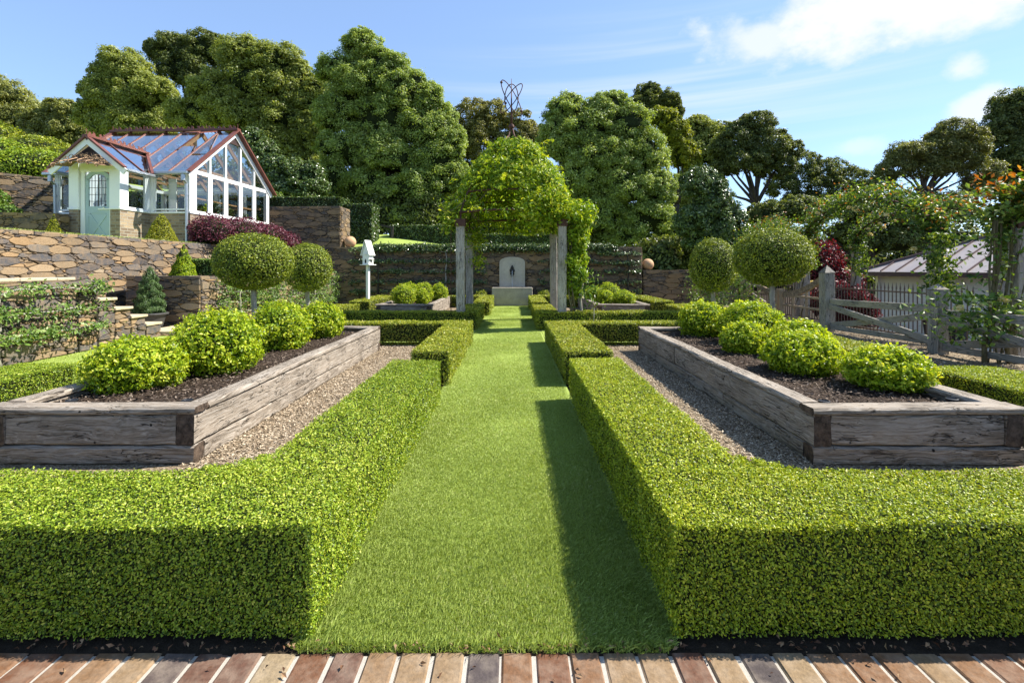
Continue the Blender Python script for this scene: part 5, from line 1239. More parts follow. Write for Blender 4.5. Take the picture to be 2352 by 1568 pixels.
# open hollow low on the front and left; the right side is full
front = np.cos(a + math.pi/2)                       # 1 towards the camera
leftn = -np.cos(a)
dens = np.ones(n)
low = np.clip((3.55 - z)/.4, 0, 1)
dens -= low*np.clip(front*.9 + leftn*.9 + .05, 0, .97)
dens *= np.where(z < 2.62, np.clip(.45 + .6*np.cos(a), .12, 1), 1)
patch = .5 + .5*wob(np.stack([np.cos(a)*2, np.sin(a)*2, z], -1), 2.4, 5)
keep = rng.uniform(0, 1, n) < dens*(.5 + .5*patch); z, a, r, lum = z[keep], a[keep], r[keep], lum[keep]; n = len(z)
dep = np.abs(rng.normal(0, .17, n)); rr = r + lum - dep + .05
p = np.stack([C0[0] + np.cos(a)*rr, C0[1] + np.sin(a)*rr, z + rng.normal(0, .03, n)], -1); N = np.stack([np.cos(a), np.sin(a), np.full(n, .8)], -1)
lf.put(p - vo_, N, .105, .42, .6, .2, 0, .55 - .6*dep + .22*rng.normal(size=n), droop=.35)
n = 8500; zz = rng.uniform(.70, 2.85, n); wv = np.interp(zz, [.7, 1.0, 1.3, 1.7, 2.1, 2.5, 2.85], [.05, .14, .25, .21, .30, .29, .42])*(1 + .35*np.sin(zz*9)*np.sin(zz*4+1))
a = rng.uniform(-math.pi, math.pi, n); q = np.sqrt(rng.uniform(.15, 1, n))
p = np.stack([AX[1] + .27 + np.interp(zz, [.75, 1.6, 2.75], [.0, .04, .10]) + np.cos(a)*wv*q, 11.13 + .1 + np.sin(a)*wv*q*1.1, zz], -1); p += (.10*wob(p, 4))[:, None]; p += rng.normal(0, .05, p.shape)
lf.put(p - vo_, np.stack([np.cos(a), np.sin(a), np.full(n, .6)], -1), .10, .38, .7, .2, 0, .30 + .35*q*.6 + .22*rng.normal(size=n), droop=.4)
for (cx, cy, cz, r_, k) in ((-1.45, 11.1, 2.45, .18, 300), (-1.40, 11.3, 2.72, .22, 420), (.4, 11.0, 2.75, .25, 500), (.95, 11.0, 2.95, .3, 900), (.75, 11.05, 2.45, .16, 300), (-1.0, 13.3, 2.2, .25, 500), (-.95, 13.35, 1.6, .16, 160), (-.9, 11.2, 2.9, .14, 150)):
    lf.put(rng.normal(0, r_*.6, (k, 3)) + np.array([cx, cy, cz]) - vo_, np.tile([0, -.3, .8], (k, 1)), .105, .36, .8, .2, 0, droop=.4)
for s in range(70):                                   # whippy shoots
    a = random.uniform(-math.pi, math.pi); z0 = random.uniform(2.5, 4.4); r0 = float(radius(z0)); k = 22; t = np.linspace(0, 1, k); L = random.uniform(.2, .6)
    P0 = C0 + np.array([math.cos(a)*r0, math.sin(a)*r0, z0]); dirv = np.array([math.cos(a), math.sin(a), random.uniform(-.2, .7)])
    q = P0 + np.outer(t*L, dirv) + np.outer(t*t*L*.5, [0, 0, -.6]); lf.put(np.repeat(q, 2, 0) + rng.normal(0, .02, (2*k, 3)) - vo_, np.tile([0, 0, 1.], (2*k, 1)), .085, .34, .7, .2, 0, rng.uniform(.5, 1, 2*k))
lf.build('foliage', [M['wist'], M['core']], vn)
m = MB(); g = random.Random(3)
for s in range(4):
    m.tube([(.0 + .05*math.sin(i*.9 + s*1.5) - i*.012*(s % 2), .05*math.cos(i*.8 + s) , i*.23) for i in range(12)], [.022 - .001*i for i in range(12)], 6)
for s in range(7):
    a0 = g.uniform(2.2, 5.2); pts = []
    for i in range(10):
        z = 2.55 + i*.2; rr_ = float(radius(min(z, 4.6)))*.93; a = a0 + .12*math.sin(i*1.1 + s)
        pts.append(tuple(C0 + np.array([math.cos(a)*rr_, math.sin(a)*rr_, z]) - vo_))
    m.tube(pts, .011, 5)
m.tube([(-2.45, -.1, 2.95), (-2.75, -.15, 2.72), (-2.95, -.15, 2.70), (-3.0, -.15, 2.76)], .008, 5)
m.build('stems', M['stem'], vn, smooth=True)
# young standard in the right hedge with wilted leaves
yt = empty('sapling', (1.58, 8.95, .0)); tag(yt, 'thin pale stemmed sapling with wilting leaves right of the arbor', 'sapling')
m = MB(); m.tube([(0, 2.2, 0), (.01, 2.19, .4), (-.02, 2.2, .8), (.05, 2.2, 1.05)], [.032, .03, .026, .015], 8)
m.tube([(.0, 0, .12), (-.07, .0, .08), (-.08, 0, .3), (-.06, .02, .75)], .006, 5); m.build('stem', M['bark_pale'], yt, smooth=True)
lf = Leaves(); k = 150; lf.put(rng.normal(0, 1, (k, 3))*np.array([.20, .10, .22]) + np.array([.12, 2.1, .95]), np.tile([0, -.5, .5], (k, 1)), .14, .3, .9, .2, 0, droop=.8)
lf.build('leaves', [M['esp']], yt)
lf = Leaves(); k = 26; lf.put(rng.normal(0, 1, (k, 3))*np.array([.07, .05, .12]) + np.array([-.03, .02, .52]), np.tile([0, -.5, .3], (k, 1)), .09, .3, .9, .2, 0, droop=.9); lf.build('wilted_leaves', [M['t_brown']], yt)

# ================================================================ timber fence, gate, iron fence
def post(parent, name, x, y, z1, s, mat='rail', z0=-.1, point=.09, rz=0.0):
    L = z1 - z0; V, F, C = sleeper_mesh(L, s, s, 16, .004, .010)
    p = mk(name, V, [np.array([f[::-1] for f in F]), np.array([c[::-1] for c in C])], M[mat], np.full(len(V), random.random()), parent)
    p.location = (x, y, z0); p.rotation_euler = (0, R(-90), 0)
    if point:
        m = MB(); h = s/2 + .006; m.add([(-h, -h, 0), (h, -h, 0), (h, h, 0), (-h, h, 0), (0, 0, point), (-h, -h, -.015), (h, -h, -.015), (h, h, -.015), (-h, h, -.015)], [(0, 1, 4), (1, 2, 4), (2, 3, 4), (3, 0, 4), (5, 6, 1, 0), (6, 7, 2, 1), (7, 8, 3, 2), (8, 5, 0, 3)]); o = m.build('post_top', M[mat], p)
        o.location = (L + .001, 0, 0); o.rotation_euler = (0, R(90), 0)
    return p
def plank(parent, name, p, q, w, h, mat='rail'):
    p, q = Vector(p), Vector(q); L = (q-p).length; V, F, C = sleeper_mesh(L, w, h, max(4, int(L/.12)), .0022, .006)
    o = mk(name, V, [np.array([f[::-1] for f in F]), np.array([c[::-1] for c in C])], M[mat], np.full(len(V), random.random()), parent)
    o.location = p; d = (q-p).normalized(); o.rotation_euler = (0, -math.asin(d.z), math.atan2(d.y, d.x)); return o
fx = 7.06
fe = empty('timber_fence', (fx, 8.03, 0)); tag(fe, 'grey timber fence with crossed braces between square posts on the right', 'fence')
post(fe, 'post', 0, 0, 1.05, .20); post(fe, 'post', .02, -2.75, 1.05, .20)
for y0, y1 in ((.10, 2.70), (-2.65, -.10)):
    plank(fe, 'top_rail', (0, y0, .715), (0, y1, .655), .05, .13); plank(fe, 'bottom_rail', (0, y0, .16), (0, y1, .10), .05, .10)
    plank(fe, 'brace', (-.028, y0, .19), (-.028, y1, .56), .045, .12); plank(fe, 'brace', (.022, y0, .60), (.022, y1, .14), .045, .12)
ga = empty('timber_gate', (fx, 10.86, 0)); tag(ga, 'brown timber double gate with dipping top rails between pointed posts', 'gate')
post(ga, 'gate_post', 0, 0, 1.30, .225, 'rail', point=.17); post(ga, 'gate_post', 0, 3.78, 1.28, .22, 'gate', point=.15)
for k, (ya, yb) in enumerate(((.14, 1.86), (3.64, 1.92))):
    lf_ = empty('gate_leaf', (0, 0, 0), parent=ga); s = 1 if yb > ya else -1
    def zt(t): return 1.20 - .40*(1 - (1-t)**1.9)
    plank(lf_, 'stile', (0, ya + s*.05, .08), (0, ya + s*.05, 1.22), .055, .10, 'gate'); plank(lf_, 'stile', (0, yb - s*.06, .08), (0, yb - s*.06, .86), .06, .12, 'gate')
    m = MB(); pts = [(ya + s*(.10 + t*(abs(yb-ya)-.22)), zt(t)) for t in np.linspace(0, 1, 9)]
    for (a, za), (b, zb) in zip(pts, pts[1:]): m.add([(x, yy, zz) for x in (-.026, .026) for yy, zz in ((a, za-.15), (b, zb-.15), (b, zb), (a, za))], [(0, 1, 2, 3), (7, 6, 5, 4), (3, 2, 6, 7), (0, 4, 5, 1)], .6)
    m.build('top_rail', M['gate'], lf_)
    for z in (.14, .45, .70): plank(lf_, 'rail', (0, ya + s*.10, z), (0, yb - s*.12, z), .045, .05 if z > .2 else .10, 'gate')
    for t in (.36, .68): y = ya + s*abs(yb-ya)*t; plank(lf_, 'baluster', (.002, y, .18), (.002, y, zt(t)-.12), .04, .055, 'gate')
plank(ga, 'brace', (.07, 1.95, .2), (.07, 3.6, .65), .04, .09); 
fi = empty('iron_fence', (8.0, 8.4, -.05)); tag(fi, 'dark iron picket fence with spear tips behind the timber fence', 'fence')
m = MB(); rl = MB(); y = 0; k = 0
while y < 7.3:
    x = .0; m.box(x-.0075, x+.0075, y-.0075, y+.0075, .05, 1.02); m.add([(x-.011, y-.011, 1.02), (x+.011, y-.011, 1.02), (x+.011, y+.011, 1.02), (x-.011, y+.011, 1.02), (x, y, 1.16)], [(0, 1, 4), (1, 2, 4), (2, 3, 4), (3, 0, 4)]); y += .105; k += 1
for z in (.10, .96): rl.box(-.014, .014, -.05, 7.3, z-.015, z+.015)
m.build('pickets', M['picket'], fi); rl.build('rails', M['picket'], fi)

# ================================================================ rose arches
def rose_arch(name, label, p0, p1, zc, rise, n, grp, blooms, cols=True, width=.30, sag=1.0, leafz0=.9, hang=(.5, .6), tips=.10, size=.065):
    """arch of iron between two timber posts p0,p1 (x,y) with a rose trained over it"""
    a0, a1 = Vector((*p0, 0)), Vector((*p1, 0)); u = a1 - a0; W = u.length; un = u.normalized(); nn = Vector((un.y, -un.x, 0))
    ar = empty('rose_arch', tuple(a0)); tag(ar, label, 'garden arch', grp)
    for v in (Vector((0, 0, 0)), u):
        post(ar, 'post', v.x, v.y, zc, .165, 'post', -.3, 0); m = MB(); m.box(v.x-.095, v.x+.095, v.y-.095, v.y+.095, zc-.05, zc+.06); m.build('post_cap', M['iron'], ar)
    m = MB(); pts = [un*(W*(1-math.cos(math.pi*t))/2) + Vector((0, 0, zc + .03 + rise*math.sin(math.pi*t))) for t in np.linspace(0, 1, 25)]
    m.tube([p + nn*.07 for p in pts], .022, 8); m.tube([p - nn*.07 for p in pts], .022, 8); m.build('iron_hoop', M['iron'], ar, smooth=True)
    ro = empty('climbing_rose', tuple(a0)); tag(ro, label.replace('timber posted iron arch', 'climbing rose').replace('iron arch', 'climbing rose') + ', bearing cream flowers', 'rose', grp + ' roses')
    lf = Leaves(); t = rng.uniform(0, 1, n); s = W*(1-np.cos(math.pi*t))/2; zz = zc + .05 + rise*np.sin(math.pi*t)
    w1 = .55 + .55*np.abs(wob(np.stack([s, zz, s], -1), 2.2, p0[0]))
    p = s[:, None]*np.array(un) + (rng.normal(0, width, n)*w1)[:, None]*np.array(nn); p[:, 2] = zz + rng.normal(0, .17, n)*w1 + .03
    lf.put(p, np.tile(np.array(-nn)*.3 + np.array([0, -.1, .9]), (n, 1)), size, .6, .8, .2, 0, .42 + .30*(p[:, 2]-zz)/.3*.5 + .24*rng.normal(size=n), droop=.2)
    for v, hl, kf in ((0.0, hang[0], .15), (W, hang[1], .15)):
        k = int(n*kf); z2 = zc + .1 - rng.uniform(0, 1, k)**1.2*hl*1.6
        q = np.array(un)*(v - .20 + rng.normal(0, .10, k))[:, None] + np.array(nn)*(rng.normal(-.06, .12, k))[:, None]; q[:, 2] = z2; q += (.06*wob(q, 5))[:, None]
        lf.put(q, np.tile(np.array(-nn) + np.array([0, -.3, .5]), (k, 1)), size, .6, .9, .2, 0, droop=.3)
    k = int(n*tips); sel = rng.integers(0, n, k); q = p[sel] + np.stack([rng.normal(0, .05, k), rng.normal(0, .05, k), np.abs(rng.normal(.10, .08, k))], -1)
    lf.put(q, np.tile([0, 0, 1.], (k, 1)), size, .5, .9, .2, 1)
    lf.build('foliage', [M['rose'], M['rose_tip']], ro)
    m = MB()
    for v in (0.0, W):
        for j in range(3): m.tube([un*(v + .09*math.sin(i*.8 + j*2)) + nn*(.11*math.cos(i*.7 + j*2.1)) + Vector((0, 0, -.2 + i*(zc+.25)/9)) for i in range(10)], .012, 5)
    m.build('stems', M['stem'], ro, smooth=True)
    for (bs, bn, bz, br) in blooms:
        b = un*bs + nn*bn; lb = Leaves(); k = 34; d = rand_dirs(k); d[:, 2] = np.abs(d[:, 2])*.8; d = norm(d)
        lb.put(d*br*.62, d, br*1.15, .9, .45, .25, 0); o = lb.build('bloom', [M['petal']], ro); o.location = (b.x, b.y, bz)
    return ar
g = random.Random(21)
def bl(n, W, zc, rise, ends):
    out = []
    for _ in range(n):
        t = g.random()
        if g.random() < ends: s, z = g.choice((0, W)) + g.uniform(-.22, .22), zc - g.uniform(-.1, .95)
        else: s = W*(1-math.cos(math.pi*t))/2; z = zc + rise*math.sin(math.pi*t) + g.uniform(-.2, .15)
        out.append((s, g.choice((-1, 1))*g.uniform(.12, .32), z, g.uniform(.045, .07)))
    return out
rose_arch('a', 'timber posted iron arch nearest the fence, over the path right of the gate', (7.36, 8.42), (7.62, 12.6), 1.88, .95, 7000, 'rose arches behind the fence', bl(22, 4.2, 1.88, .95, .5), hang=(.6, .4), width=.22, tips=.06)
rose_arch('b', 'timber posted iron arch farther from the fence, left of the cream building', (9.30, 9.2), (9.05, 12.75), 1.92, .80, 4200, 'rose arches behind the fence', bl(12, 3.5, 1.92, .8, .4), hang=(.5, .5), width=.2, tips=.05)
rose_arch('c', 'timber posted iron arch farthest back beside the maroon leaved tree', (7.9, 13.4), (8.2, 17.0), 1.9, .75, 5200, 'rose arches behind the fence', bl(6, 3.5, 1.9, .7, .5), hang=(.6, .4), tips=.05)
rose_arch('d', 'timber posted iron arch at the right edge with dark climbing stems', (7.55, 7.22), (7.35, 3.9), 2.04, .70, 6000, 'rose arches behind the fence', bl(5, 3.3, 2.04, .7, .1), hang=(.3, .3), tips=.14, size=.085)
# extra canes, side post and low trained growth at the right edge
e = empty('climbing_rose', (7.1, 7.15, 0)); tag(e, 'bare dark rose canes and low leafy side shoots in front of the right fence', 'rose')
m = MB()
for s in range(6):
    x0 = g.uniform(-.12, .25); ph = g.uniform(0, 6); m.tube([(x0 + .06*math.sin(i*.7 + ph) + i*.012, .1*math.cos(i*.5 + ph)*.6, i*.24) for i in range(10)], [.030 - .0022*i if s < 2 else .014 for i in range(10)], 7)
m.build('canes', M['stem'], e, smooth=True)
lf = Leaves()
for z, k, sp, x0 in ((.42, 300, .38, -.05), (.68, 380, .42, -.1), (.93, 420, .42, -.05), (1.25, 60, .3, .1), (1.55, 70, .25, .1), (1.85, 150, .20, .10), (2.2, 420, .26, .15), (2.5, 330, .26, .25)):
    q = rng.normal(0, 1, (k, 3))*np.array([sp, .22, .075]) + np.array([x0, 0, z]); lf.put(q, np.tile([0, -.3, .9], (k, 1)), .085, .58, .7, .2, 0, .5 + .3*rng.normal(size=k))
k = 160; lf.put(rng.normal(0, 1, (k, 3))*np.array([.3, .2, .12]) + np.array([.1, 0, 2.52]), np.tile([0, 0, 1.], (k, 1)), .085, .5, .9, .2, 1)
lf.build('foliage', [M['esp'], M['rose_tip']], e)
for q in ((-.2, -.1, .86), (.05, -.1, .93), (-.55, -.05, .80)):
    lb = Leaves(); d = rand_dirs(34); d[:, 2] = np.abs(d[:, 2]); lb.put(d*.04, d, .075, .9, .45, .25, 0); o = lb.build('bloom', [M['petal']], e); o.location = q

# ================================================================ cream building with metal roof
A0 = Vector((12.6, 16.6, -1.28)); ud = Vector((.31, -.951, 0)).normalized(); upd = Vector((.951, .31, 0)).normalized()
cb = empty('garden_building', tuple(A0)); tag(cb, 'cream weatherboard building with a low pitched metal roof behind the fences', 'building')
Wb, Db, Hb = 9.0, 6.0, 2.56; m = MB(); nb_ = 16
for k in range(nb_):
    z0, z1 = Hb*k/nb_, Hb*(k+1)/nb_
    for (o_, u_, n_, L_) in ((Vector((0, 0, 0)), ud, -upd, Wb), (Vector((0, 0, 0)), upd, -ud, Db)):
        a, b = o_, o_ + u_*L_; lo, hi = n_*.022, n_*.006
        V = [a + lo + Vector((0, 0, z0)), b + lo + Vector((0, 0, z0)), b + hi + Vector((0, 0, z1)), a + hi + Vector((0, 0, z1)), a + hi + Vector((0, 0, z0)), b + hi + Vector((0, 0, z0))]
        m.add([tuple(v) for v in V], [(0, 1, 2, 3), (4, 5, 1, 0)], .5)
m.build('weatherboard_wall', M['cream'], cb)
m = MB(); m.prism([(0, 0), (Wb, 0), (Wb, Db), (0, Db)], (0, 0, Hb), origin=(0, 0, 0), u=tuple(ud), v=tuple(upd)); m.build('wall_core', M['cream'], cb)
m = MB()
for a, b in ((Vector((0, 0, 0)) - ud*.02 - upd*.02, None),): m.beam(a + Vector((0, 0, 0)), a + Vector((0, 0, Hb)), .12, .12)
m.build('corner_board', M['cream'], cb)
tp = math.tan(R(25)); ov = .45; E0 = -ud*ov - upd*ov + Vector((0, 0, Hb)); 
def rf(s, t, up=0.0): return -ud*ov - upd*ov + ud*s + upd*t + Vector((0, 0, Hb + t*tp + up))
Lr, Dr = Wb + 2*ov, Db/2 + ov; m = MB()
m.add([tuple(rf(0, 0)), tuple(rf(Lr, 0)), tuple(rf(Lr, Dr)), tuple(rf(Dr, Dr))], [(0, 1, 2, 3)]); m.add([tuple(rf(0, 0)), tuple(rf(Dr, Dr)), tuple(rf(0, 2*Dr) - Vector((0, 0, 2*Dr*tp)))], [(0, 1, 2)])
m.add([tuple(rf(Dr, Dr)), tuple(rf(Lr, Dr)), tuple(rf(Lr, 2*Dr) - Vector((0, 0, 2*Dr*tp))), tuple(rf(0, 2*Dr) - Vector((0, 0, 2*Dr*tp)))], [(0, 1, 2, 3)])
roof = m.build('roof', M['seamroof'], cb)
m = MB(); s = .3
while s < Lr:
    t1 = min(Dr, s); m.beam(rf(s, .02, .02), rf(s, t1, .02), .03, .045); s += .48
m.beam(rf(0, 0, .03), rf(Dr, Dr, .03), .12, .06); m.build('roof_seams', M['fascia'], roof)
m = MB(); m.beam(rf(0, -.06, -.05), rf(Lr, -.06, -.05), .12, .13); m.beam(rf(-.03, 0, -.06), rf(-.03, 2*Dr, -.06 - 2*Dr*tp), .06, .12); m.build('gutter', M['fascia'], cb)
e = empty('wheelie_bin', (9.5, 10.6, -.62), R(20)); tag(e, 'black lidded bin behind the iron fence against the cream building', 'bin')
m = MB(); m.add([(-.22, -.24, 0), (.22, -.24, 0), (.22, .24, 0), (-.22, .24, 0), (-.28, -.32, .92), (.28, -.32, .92), (.28, .32, .92), (-.28, .32, .92)], [(0, 3, 2, 1), (4, 5, 6, 7), (0, 1, 5, 4), (1, 2, 6, 5), (2, 3, 7, 6), (3, 0, 4, 7)]); m.build('body', M['blackplastic'], e, bevel=.03)
m = MB(); m.prism([(-.34, .925), (.34, .925), (.32, .98), (0, 1.02), (-.32, .98)], (0, .62, 0), origin=(0, -.31, 0)); m.build('lid', M['blackplastic'], e, bevel=.01)
for s in (-1, 1): m = MB(); m.tube([(s*.2, .28, .08), (s*.25, .28, .08)], .09, 16); m.build('wheel', M['blackplastic'], e)
e = empty('kettle_barbecue', (9.95, 9.6, -.78), R(10)); tag(e, 'black round barbecue behind the iron fence beside the bin', 'barbecue')
m = MB(); m.lathe([(.001, .45), (.2, .47), (.34, .58), (.38, .72), (.385, .74)], 24); m.build('bowl', M['blackplastic'], e, smooth=True)
m = MB(); m.lathe([(.39, .745), (.37, .86), (.25, .98), (.08, 1.03), (.05, 1.07), (.001, 1.08)], 24); m.build('lid', M['blackplastic'], e, smooth=True)
for a in (0, 2.1, 4.2): m = MB(); m.tube([(.2*math.cos(a), .2*math.sin(a), .5), (.36*math.cos(a), .36*math.sin(a), 0)], .016, 6); m.build('leg', M['darkiron'], e)
hedge_at([(-19.5, -10.2, 20.6, 21.6)], 2.6, 2.1, 'tall clipped hedge seen through the greenhouse windows', 'esp', .10, 900)
# ================================================================ trees
def tz(x, y):
    if y > 18.8 and x > -9.6: return float(h_bank(np.array([x*1.0]), np.array([y*1.0]))[0])
    return float(h_upper(np.array([x*1.0]), np.array([y*1.0]))[0])
def tree(name, label, lobes, Y, mat, n, size, trunk=None, base=None, open_=0.0, aspect=.5, droop=.15, tr=.22, grp=None, spread=.55, dscale=.85, limb_mat='bark', puff=(.15, .27), dens_pow=1.0, bark_lobes=True):
    """lobes: (px, py, rx, rz[, dY]) measured on the photo at depth Y, turned into real ellipsoids"""
    k = Y/FPX; L = []
    for l in lobes:
        dy = l[4] if len(l) > 4 else 0.0; c = P(l[0], l[1], Y + dy); kk = (Y+dy)/FPX
        L.append((np.array(c), np.array([l[2]*kk, (l[2]*.6 + l[3]*.4)*kk*dscale*1.1, l[3]*kk])))
    C = np.array([c for c, _ in L]); L0 = list(L)
    if not open_:
        for c, r in L0:
            for _ in range(2):
                d = rand_dirs(1)[0]; d[1] = -abs(d[1])*.8; L.append((c + d*r*.62, r*rng.uniform(.42, .62)))
    bx, by = (base if base else (float(np.average(C[:, 0])), Y + .5)); bz = tz(bx, by) - .2
    t = empty(name, (bx, by, bz)); tag(t, label, 'tree', grp); o0 = np.array([bx, by, bz])
    lf = Leaves(); area = np.array([r[0]*r[2] for _, r in L]); area = area/area.sum()
    for (c, r), w in zip(L, area):
        N_ = int(n*w*2.6); rm = (r[0]*r[1]*r[2])**(1/3); npuff = max(6, int(70*(1 if N_ > 1500 else .6)))
        d = rand_dirs(npuff*2); d = d[(d[:, 2] > -.72)][:npuff]
        pc = d*r*rng.uniform(.62, .92, (len(d), 1)); pr = rm*rng.uniform(puff[0], puff[1], len(d))
        per = N_//len(d)
        for q in range(len(d)):
            e = norm(rng.normal(size=(per, 3)) + d[q]*.75 + np.array([0, 0, .45]))
            rad = pr[q]*(.45 + .58*rng.uniform(0, 1, per)**.45)
            pos = c + pc[q] + e*rad[:, None]*np.array([1.15, 1.15, .82])
            pos += (.20*pr[q]*rng.normal(size=(per, 3)))
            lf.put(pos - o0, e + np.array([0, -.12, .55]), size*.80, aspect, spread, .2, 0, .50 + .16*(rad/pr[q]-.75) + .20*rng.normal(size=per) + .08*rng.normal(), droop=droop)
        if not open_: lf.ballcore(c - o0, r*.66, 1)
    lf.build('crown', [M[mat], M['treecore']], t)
    m = MB(); top = np.array([float(np.average(C[:, 0])), float(np.average(C[:, 1])), float(C[:, 2].min())]) - o0
    fork = Vector(trunk) - Vector(o0) if trunk else Vector(top)*.75
    if fork.z < .5: fork.z = .5
    bend = Vector((random.uniform(-.15, .15), 0, 0))
    m.tube([(0, 0, -.2), fork*.35 + bend, fork*.7 - bend*.5, fork], [tr*1.25, tr, tr*.85, tr*.75], 10)
    for (c, r) in L0:
        e = Vector(c - o0); mid = fork.lerp(e, .5) + Vector((random.uniform(-.3, .3), random.uniform(-.3, .3), random.uniform(-.2, .25)))*min(1, (e-fork).length*.25)
        m.tube([fork, fork.lerp(mid, .5) + Vector((random.uniform(-.1, .1), 0, .05)), mid, e], [tr*.6, tr*.45, tr*.32, tr*.12], 7)
        for b in range(4):
            dd = Vector(rand_dirs(1)[0]*r*.8); s = mid.lerp(e, random.uniform(.2, 1)); m.tube([s, s + dd*.5 + Vector((0, 0, .1)), s + dd], [tr*.16, tr*.10, tr*.04], 5)
    m.build('trunk', M[limb_mat], t, smooth=True)
    return t
GT = 'trees behind the garden'
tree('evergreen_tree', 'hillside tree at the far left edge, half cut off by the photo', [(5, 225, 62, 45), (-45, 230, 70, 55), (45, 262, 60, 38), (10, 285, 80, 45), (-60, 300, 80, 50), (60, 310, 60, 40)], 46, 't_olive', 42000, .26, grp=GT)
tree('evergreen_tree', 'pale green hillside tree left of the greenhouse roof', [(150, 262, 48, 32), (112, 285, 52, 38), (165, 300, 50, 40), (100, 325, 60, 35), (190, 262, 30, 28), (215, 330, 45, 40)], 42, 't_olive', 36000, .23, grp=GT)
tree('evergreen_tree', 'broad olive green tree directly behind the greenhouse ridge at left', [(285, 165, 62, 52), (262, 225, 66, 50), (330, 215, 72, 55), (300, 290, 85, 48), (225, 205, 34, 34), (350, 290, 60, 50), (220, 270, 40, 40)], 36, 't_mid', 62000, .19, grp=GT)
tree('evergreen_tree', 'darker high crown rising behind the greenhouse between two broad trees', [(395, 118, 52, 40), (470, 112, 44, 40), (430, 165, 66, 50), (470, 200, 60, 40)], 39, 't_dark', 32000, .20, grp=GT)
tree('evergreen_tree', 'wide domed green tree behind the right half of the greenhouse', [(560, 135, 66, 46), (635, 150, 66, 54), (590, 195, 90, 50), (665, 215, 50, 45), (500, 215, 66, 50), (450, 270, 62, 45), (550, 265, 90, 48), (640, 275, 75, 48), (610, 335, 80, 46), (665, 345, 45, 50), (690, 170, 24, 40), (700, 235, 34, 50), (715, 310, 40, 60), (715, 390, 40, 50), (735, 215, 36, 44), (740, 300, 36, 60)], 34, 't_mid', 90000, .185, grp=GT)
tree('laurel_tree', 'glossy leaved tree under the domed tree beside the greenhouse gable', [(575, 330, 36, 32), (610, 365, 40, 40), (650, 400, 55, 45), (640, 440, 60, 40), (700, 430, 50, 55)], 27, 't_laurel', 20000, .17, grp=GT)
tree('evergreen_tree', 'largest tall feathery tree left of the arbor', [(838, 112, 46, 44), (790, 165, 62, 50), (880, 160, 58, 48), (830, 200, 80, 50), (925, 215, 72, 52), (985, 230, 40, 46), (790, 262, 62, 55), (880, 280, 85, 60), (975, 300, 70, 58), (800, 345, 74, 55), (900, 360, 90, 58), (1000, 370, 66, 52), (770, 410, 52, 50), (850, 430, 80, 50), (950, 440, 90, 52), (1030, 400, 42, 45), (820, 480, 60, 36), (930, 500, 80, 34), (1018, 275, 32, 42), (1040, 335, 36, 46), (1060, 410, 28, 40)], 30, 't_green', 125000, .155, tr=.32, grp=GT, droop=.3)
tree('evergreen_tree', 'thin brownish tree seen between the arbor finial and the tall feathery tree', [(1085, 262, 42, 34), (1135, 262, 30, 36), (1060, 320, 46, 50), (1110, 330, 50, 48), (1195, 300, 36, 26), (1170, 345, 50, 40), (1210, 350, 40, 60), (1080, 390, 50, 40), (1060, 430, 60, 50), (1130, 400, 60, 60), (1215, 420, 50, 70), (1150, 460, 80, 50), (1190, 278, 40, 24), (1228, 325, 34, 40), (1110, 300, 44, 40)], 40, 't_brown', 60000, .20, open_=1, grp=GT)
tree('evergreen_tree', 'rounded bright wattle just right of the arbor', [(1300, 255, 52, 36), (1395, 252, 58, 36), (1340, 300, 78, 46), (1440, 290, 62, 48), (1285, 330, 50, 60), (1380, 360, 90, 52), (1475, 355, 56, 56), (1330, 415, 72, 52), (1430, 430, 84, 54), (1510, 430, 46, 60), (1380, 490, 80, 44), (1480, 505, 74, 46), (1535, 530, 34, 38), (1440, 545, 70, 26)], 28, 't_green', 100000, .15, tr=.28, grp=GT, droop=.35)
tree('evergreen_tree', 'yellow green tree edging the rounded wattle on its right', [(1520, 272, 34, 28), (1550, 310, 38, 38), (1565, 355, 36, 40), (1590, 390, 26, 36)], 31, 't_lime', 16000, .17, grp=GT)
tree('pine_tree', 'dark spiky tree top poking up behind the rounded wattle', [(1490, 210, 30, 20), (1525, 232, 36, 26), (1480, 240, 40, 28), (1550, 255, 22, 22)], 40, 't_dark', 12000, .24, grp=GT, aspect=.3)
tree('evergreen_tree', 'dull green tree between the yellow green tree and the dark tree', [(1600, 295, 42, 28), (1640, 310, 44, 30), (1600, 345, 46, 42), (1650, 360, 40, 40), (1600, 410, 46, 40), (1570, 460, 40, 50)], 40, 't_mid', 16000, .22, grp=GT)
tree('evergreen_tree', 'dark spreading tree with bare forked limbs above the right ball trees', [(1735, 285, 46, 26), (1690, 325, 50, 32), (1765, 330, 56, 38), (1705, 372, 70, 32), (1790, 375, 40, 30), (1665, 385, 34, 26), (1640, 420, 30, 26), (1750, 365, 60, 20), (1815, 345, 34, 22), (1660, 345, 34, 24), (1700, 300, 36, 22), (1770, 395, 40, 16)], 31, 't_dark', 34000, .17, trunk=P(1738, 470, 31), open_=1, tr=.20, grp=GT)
tree('evergreen_tree', 'lower tree row behind, between the dark tree and the open gum', [(1850, 375, 36, 26), (1900, 395, 46, 30), (1950, 412, 46, 26), (1850, 415, 55, 32), (1915, 435, 55, 30), (1985, 440, 40, 24), (1800, 430, 40, 34), (1850, 470, 60, 30), (1930, 478, 60, 30), (2000, 470, 50, 26), (1790, 485, 40, 30)], 37, 't_dark', 26000, .19, trunk=P(1870, 500, 37), open_=1, tr=.16, grp=GT)
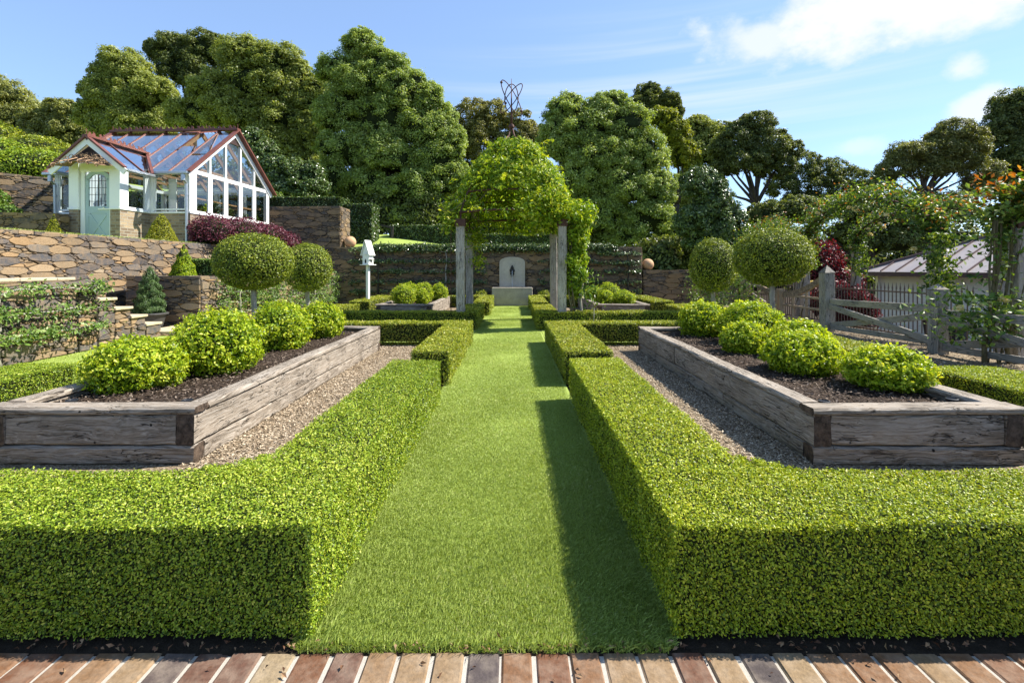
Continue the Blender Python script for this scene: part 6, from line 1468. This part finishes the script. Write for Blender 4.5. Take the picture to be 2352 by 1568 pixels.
tree('gum_tree', 'open olive gum with crooked bare limbs behind the rose arch', [(2090, 352, 50, 26), (2150, 345, 46, 26), (2055, 392, 44, 22), (2130, 388, 48, 24), (2200, 350, 36, 30), (2190, 305, 42, 30), (2235, 330, 34, 40), (2250, 395, 44, 30), (2020, 425, 30, 18), (2070, 365, 34, 18), (2120, 372, 40, 16), (2170, 385, 40, 16), (2035, 405, 26, 14), (2215, 372, 36, 18), (2255, 430, 40, 24), (2160, 320, 36, 20)], 25, 't_gum', 30000, .13, trunk=P(2120, 455, 25), base=(21.5, 25.8), tr=.16, open_=1, grp=GT, puff=(.22, .34))
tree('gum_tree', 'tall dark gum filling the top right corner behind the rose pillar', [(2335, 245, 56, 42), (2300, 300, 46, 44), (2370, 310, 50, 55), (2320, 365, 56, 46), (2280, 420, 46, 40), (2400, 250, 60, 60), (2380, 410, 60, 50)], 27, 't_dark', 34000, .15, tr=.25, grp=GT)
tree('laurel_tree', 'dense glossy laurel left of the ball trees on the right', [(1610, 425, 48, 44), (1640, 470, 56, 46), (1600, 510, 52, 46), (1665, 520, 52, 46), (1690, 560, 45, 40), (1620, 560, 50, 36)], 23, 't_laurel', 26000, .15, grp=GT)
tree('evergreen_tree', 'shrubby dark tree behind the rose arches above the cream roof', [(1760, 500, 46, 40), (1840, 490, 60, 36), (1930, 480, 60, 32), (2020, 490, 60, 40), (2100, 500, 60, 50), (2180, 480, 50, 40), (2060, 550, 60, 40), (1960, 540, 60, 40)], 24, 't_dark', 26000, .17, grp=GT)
mass('maroon_shrub', 'dark red leaved small tree between the ball tree and the fence post', 'shrub', [(9.3, 14.8, 1.55, .80, .6, .72), (9.7, 14.6, .9, .85, .6, .6), (8.9, 14.2, .5, .6, .5, .5)], 'maroon', 9000, .085)
mass('maroon_shrub', 'low dark red shrub seen through the iron pickets', 'shrub', [(8.75, 12.3, .3, .45, .6, .6), (8.7, 13.1, .45, .5, .6, .6)], 'maroon', 6000, .08)
# ground storey under the big trees: dark shrubs one can tell apart by place only, and the wood behind
for x, y, rx, rz, lab in ((-13.5, 28, 3.0, 2.0, 'dark shrub mass under the trees behind the tall brown wall'), (-7.0, 29, 3.0, 1.9, 'shaded understorey shrub behind the hedge block'), (-1.5, 30, 3.2, 2.2, 'shaded understorey shrub behind the arbor dome'),
                          (4.5, 28, 2.8, 1.9, 'shaded understorey shrub right of the arbor posts'), (8.5, 24.5, 2.2, 1.8, 'shaded understorey shrub behind the low stone wall')):
    zb = tz(x, y); mass('understorey_shrub', lab, 'shrub', [(x - rx*.5, y, zb + rz*.5, rx*.6, 1.2, rz*.8), (x + rx*.45, y + .5, zb + rz*.6, rx*.6, 1.2, rz*.9)], 't_dark', 7000, .20, 'shrubs under the trees')
lob = []
for i in range(26): x = -46 + i*3.7; lob.append((x, 52 + 2*math.sin(i*1.7), 5.0 + .8*math.sin(i*2.3) + (3.5 if x < -12 else 0) - (4.0 if x > 12 else 0), 2.9, 2.5, 5.0))
mass('wood', 'dark wood closing the view beyond the garden trees', 'wood', lob, 't_dark', 60000, .42, kind='stuff')
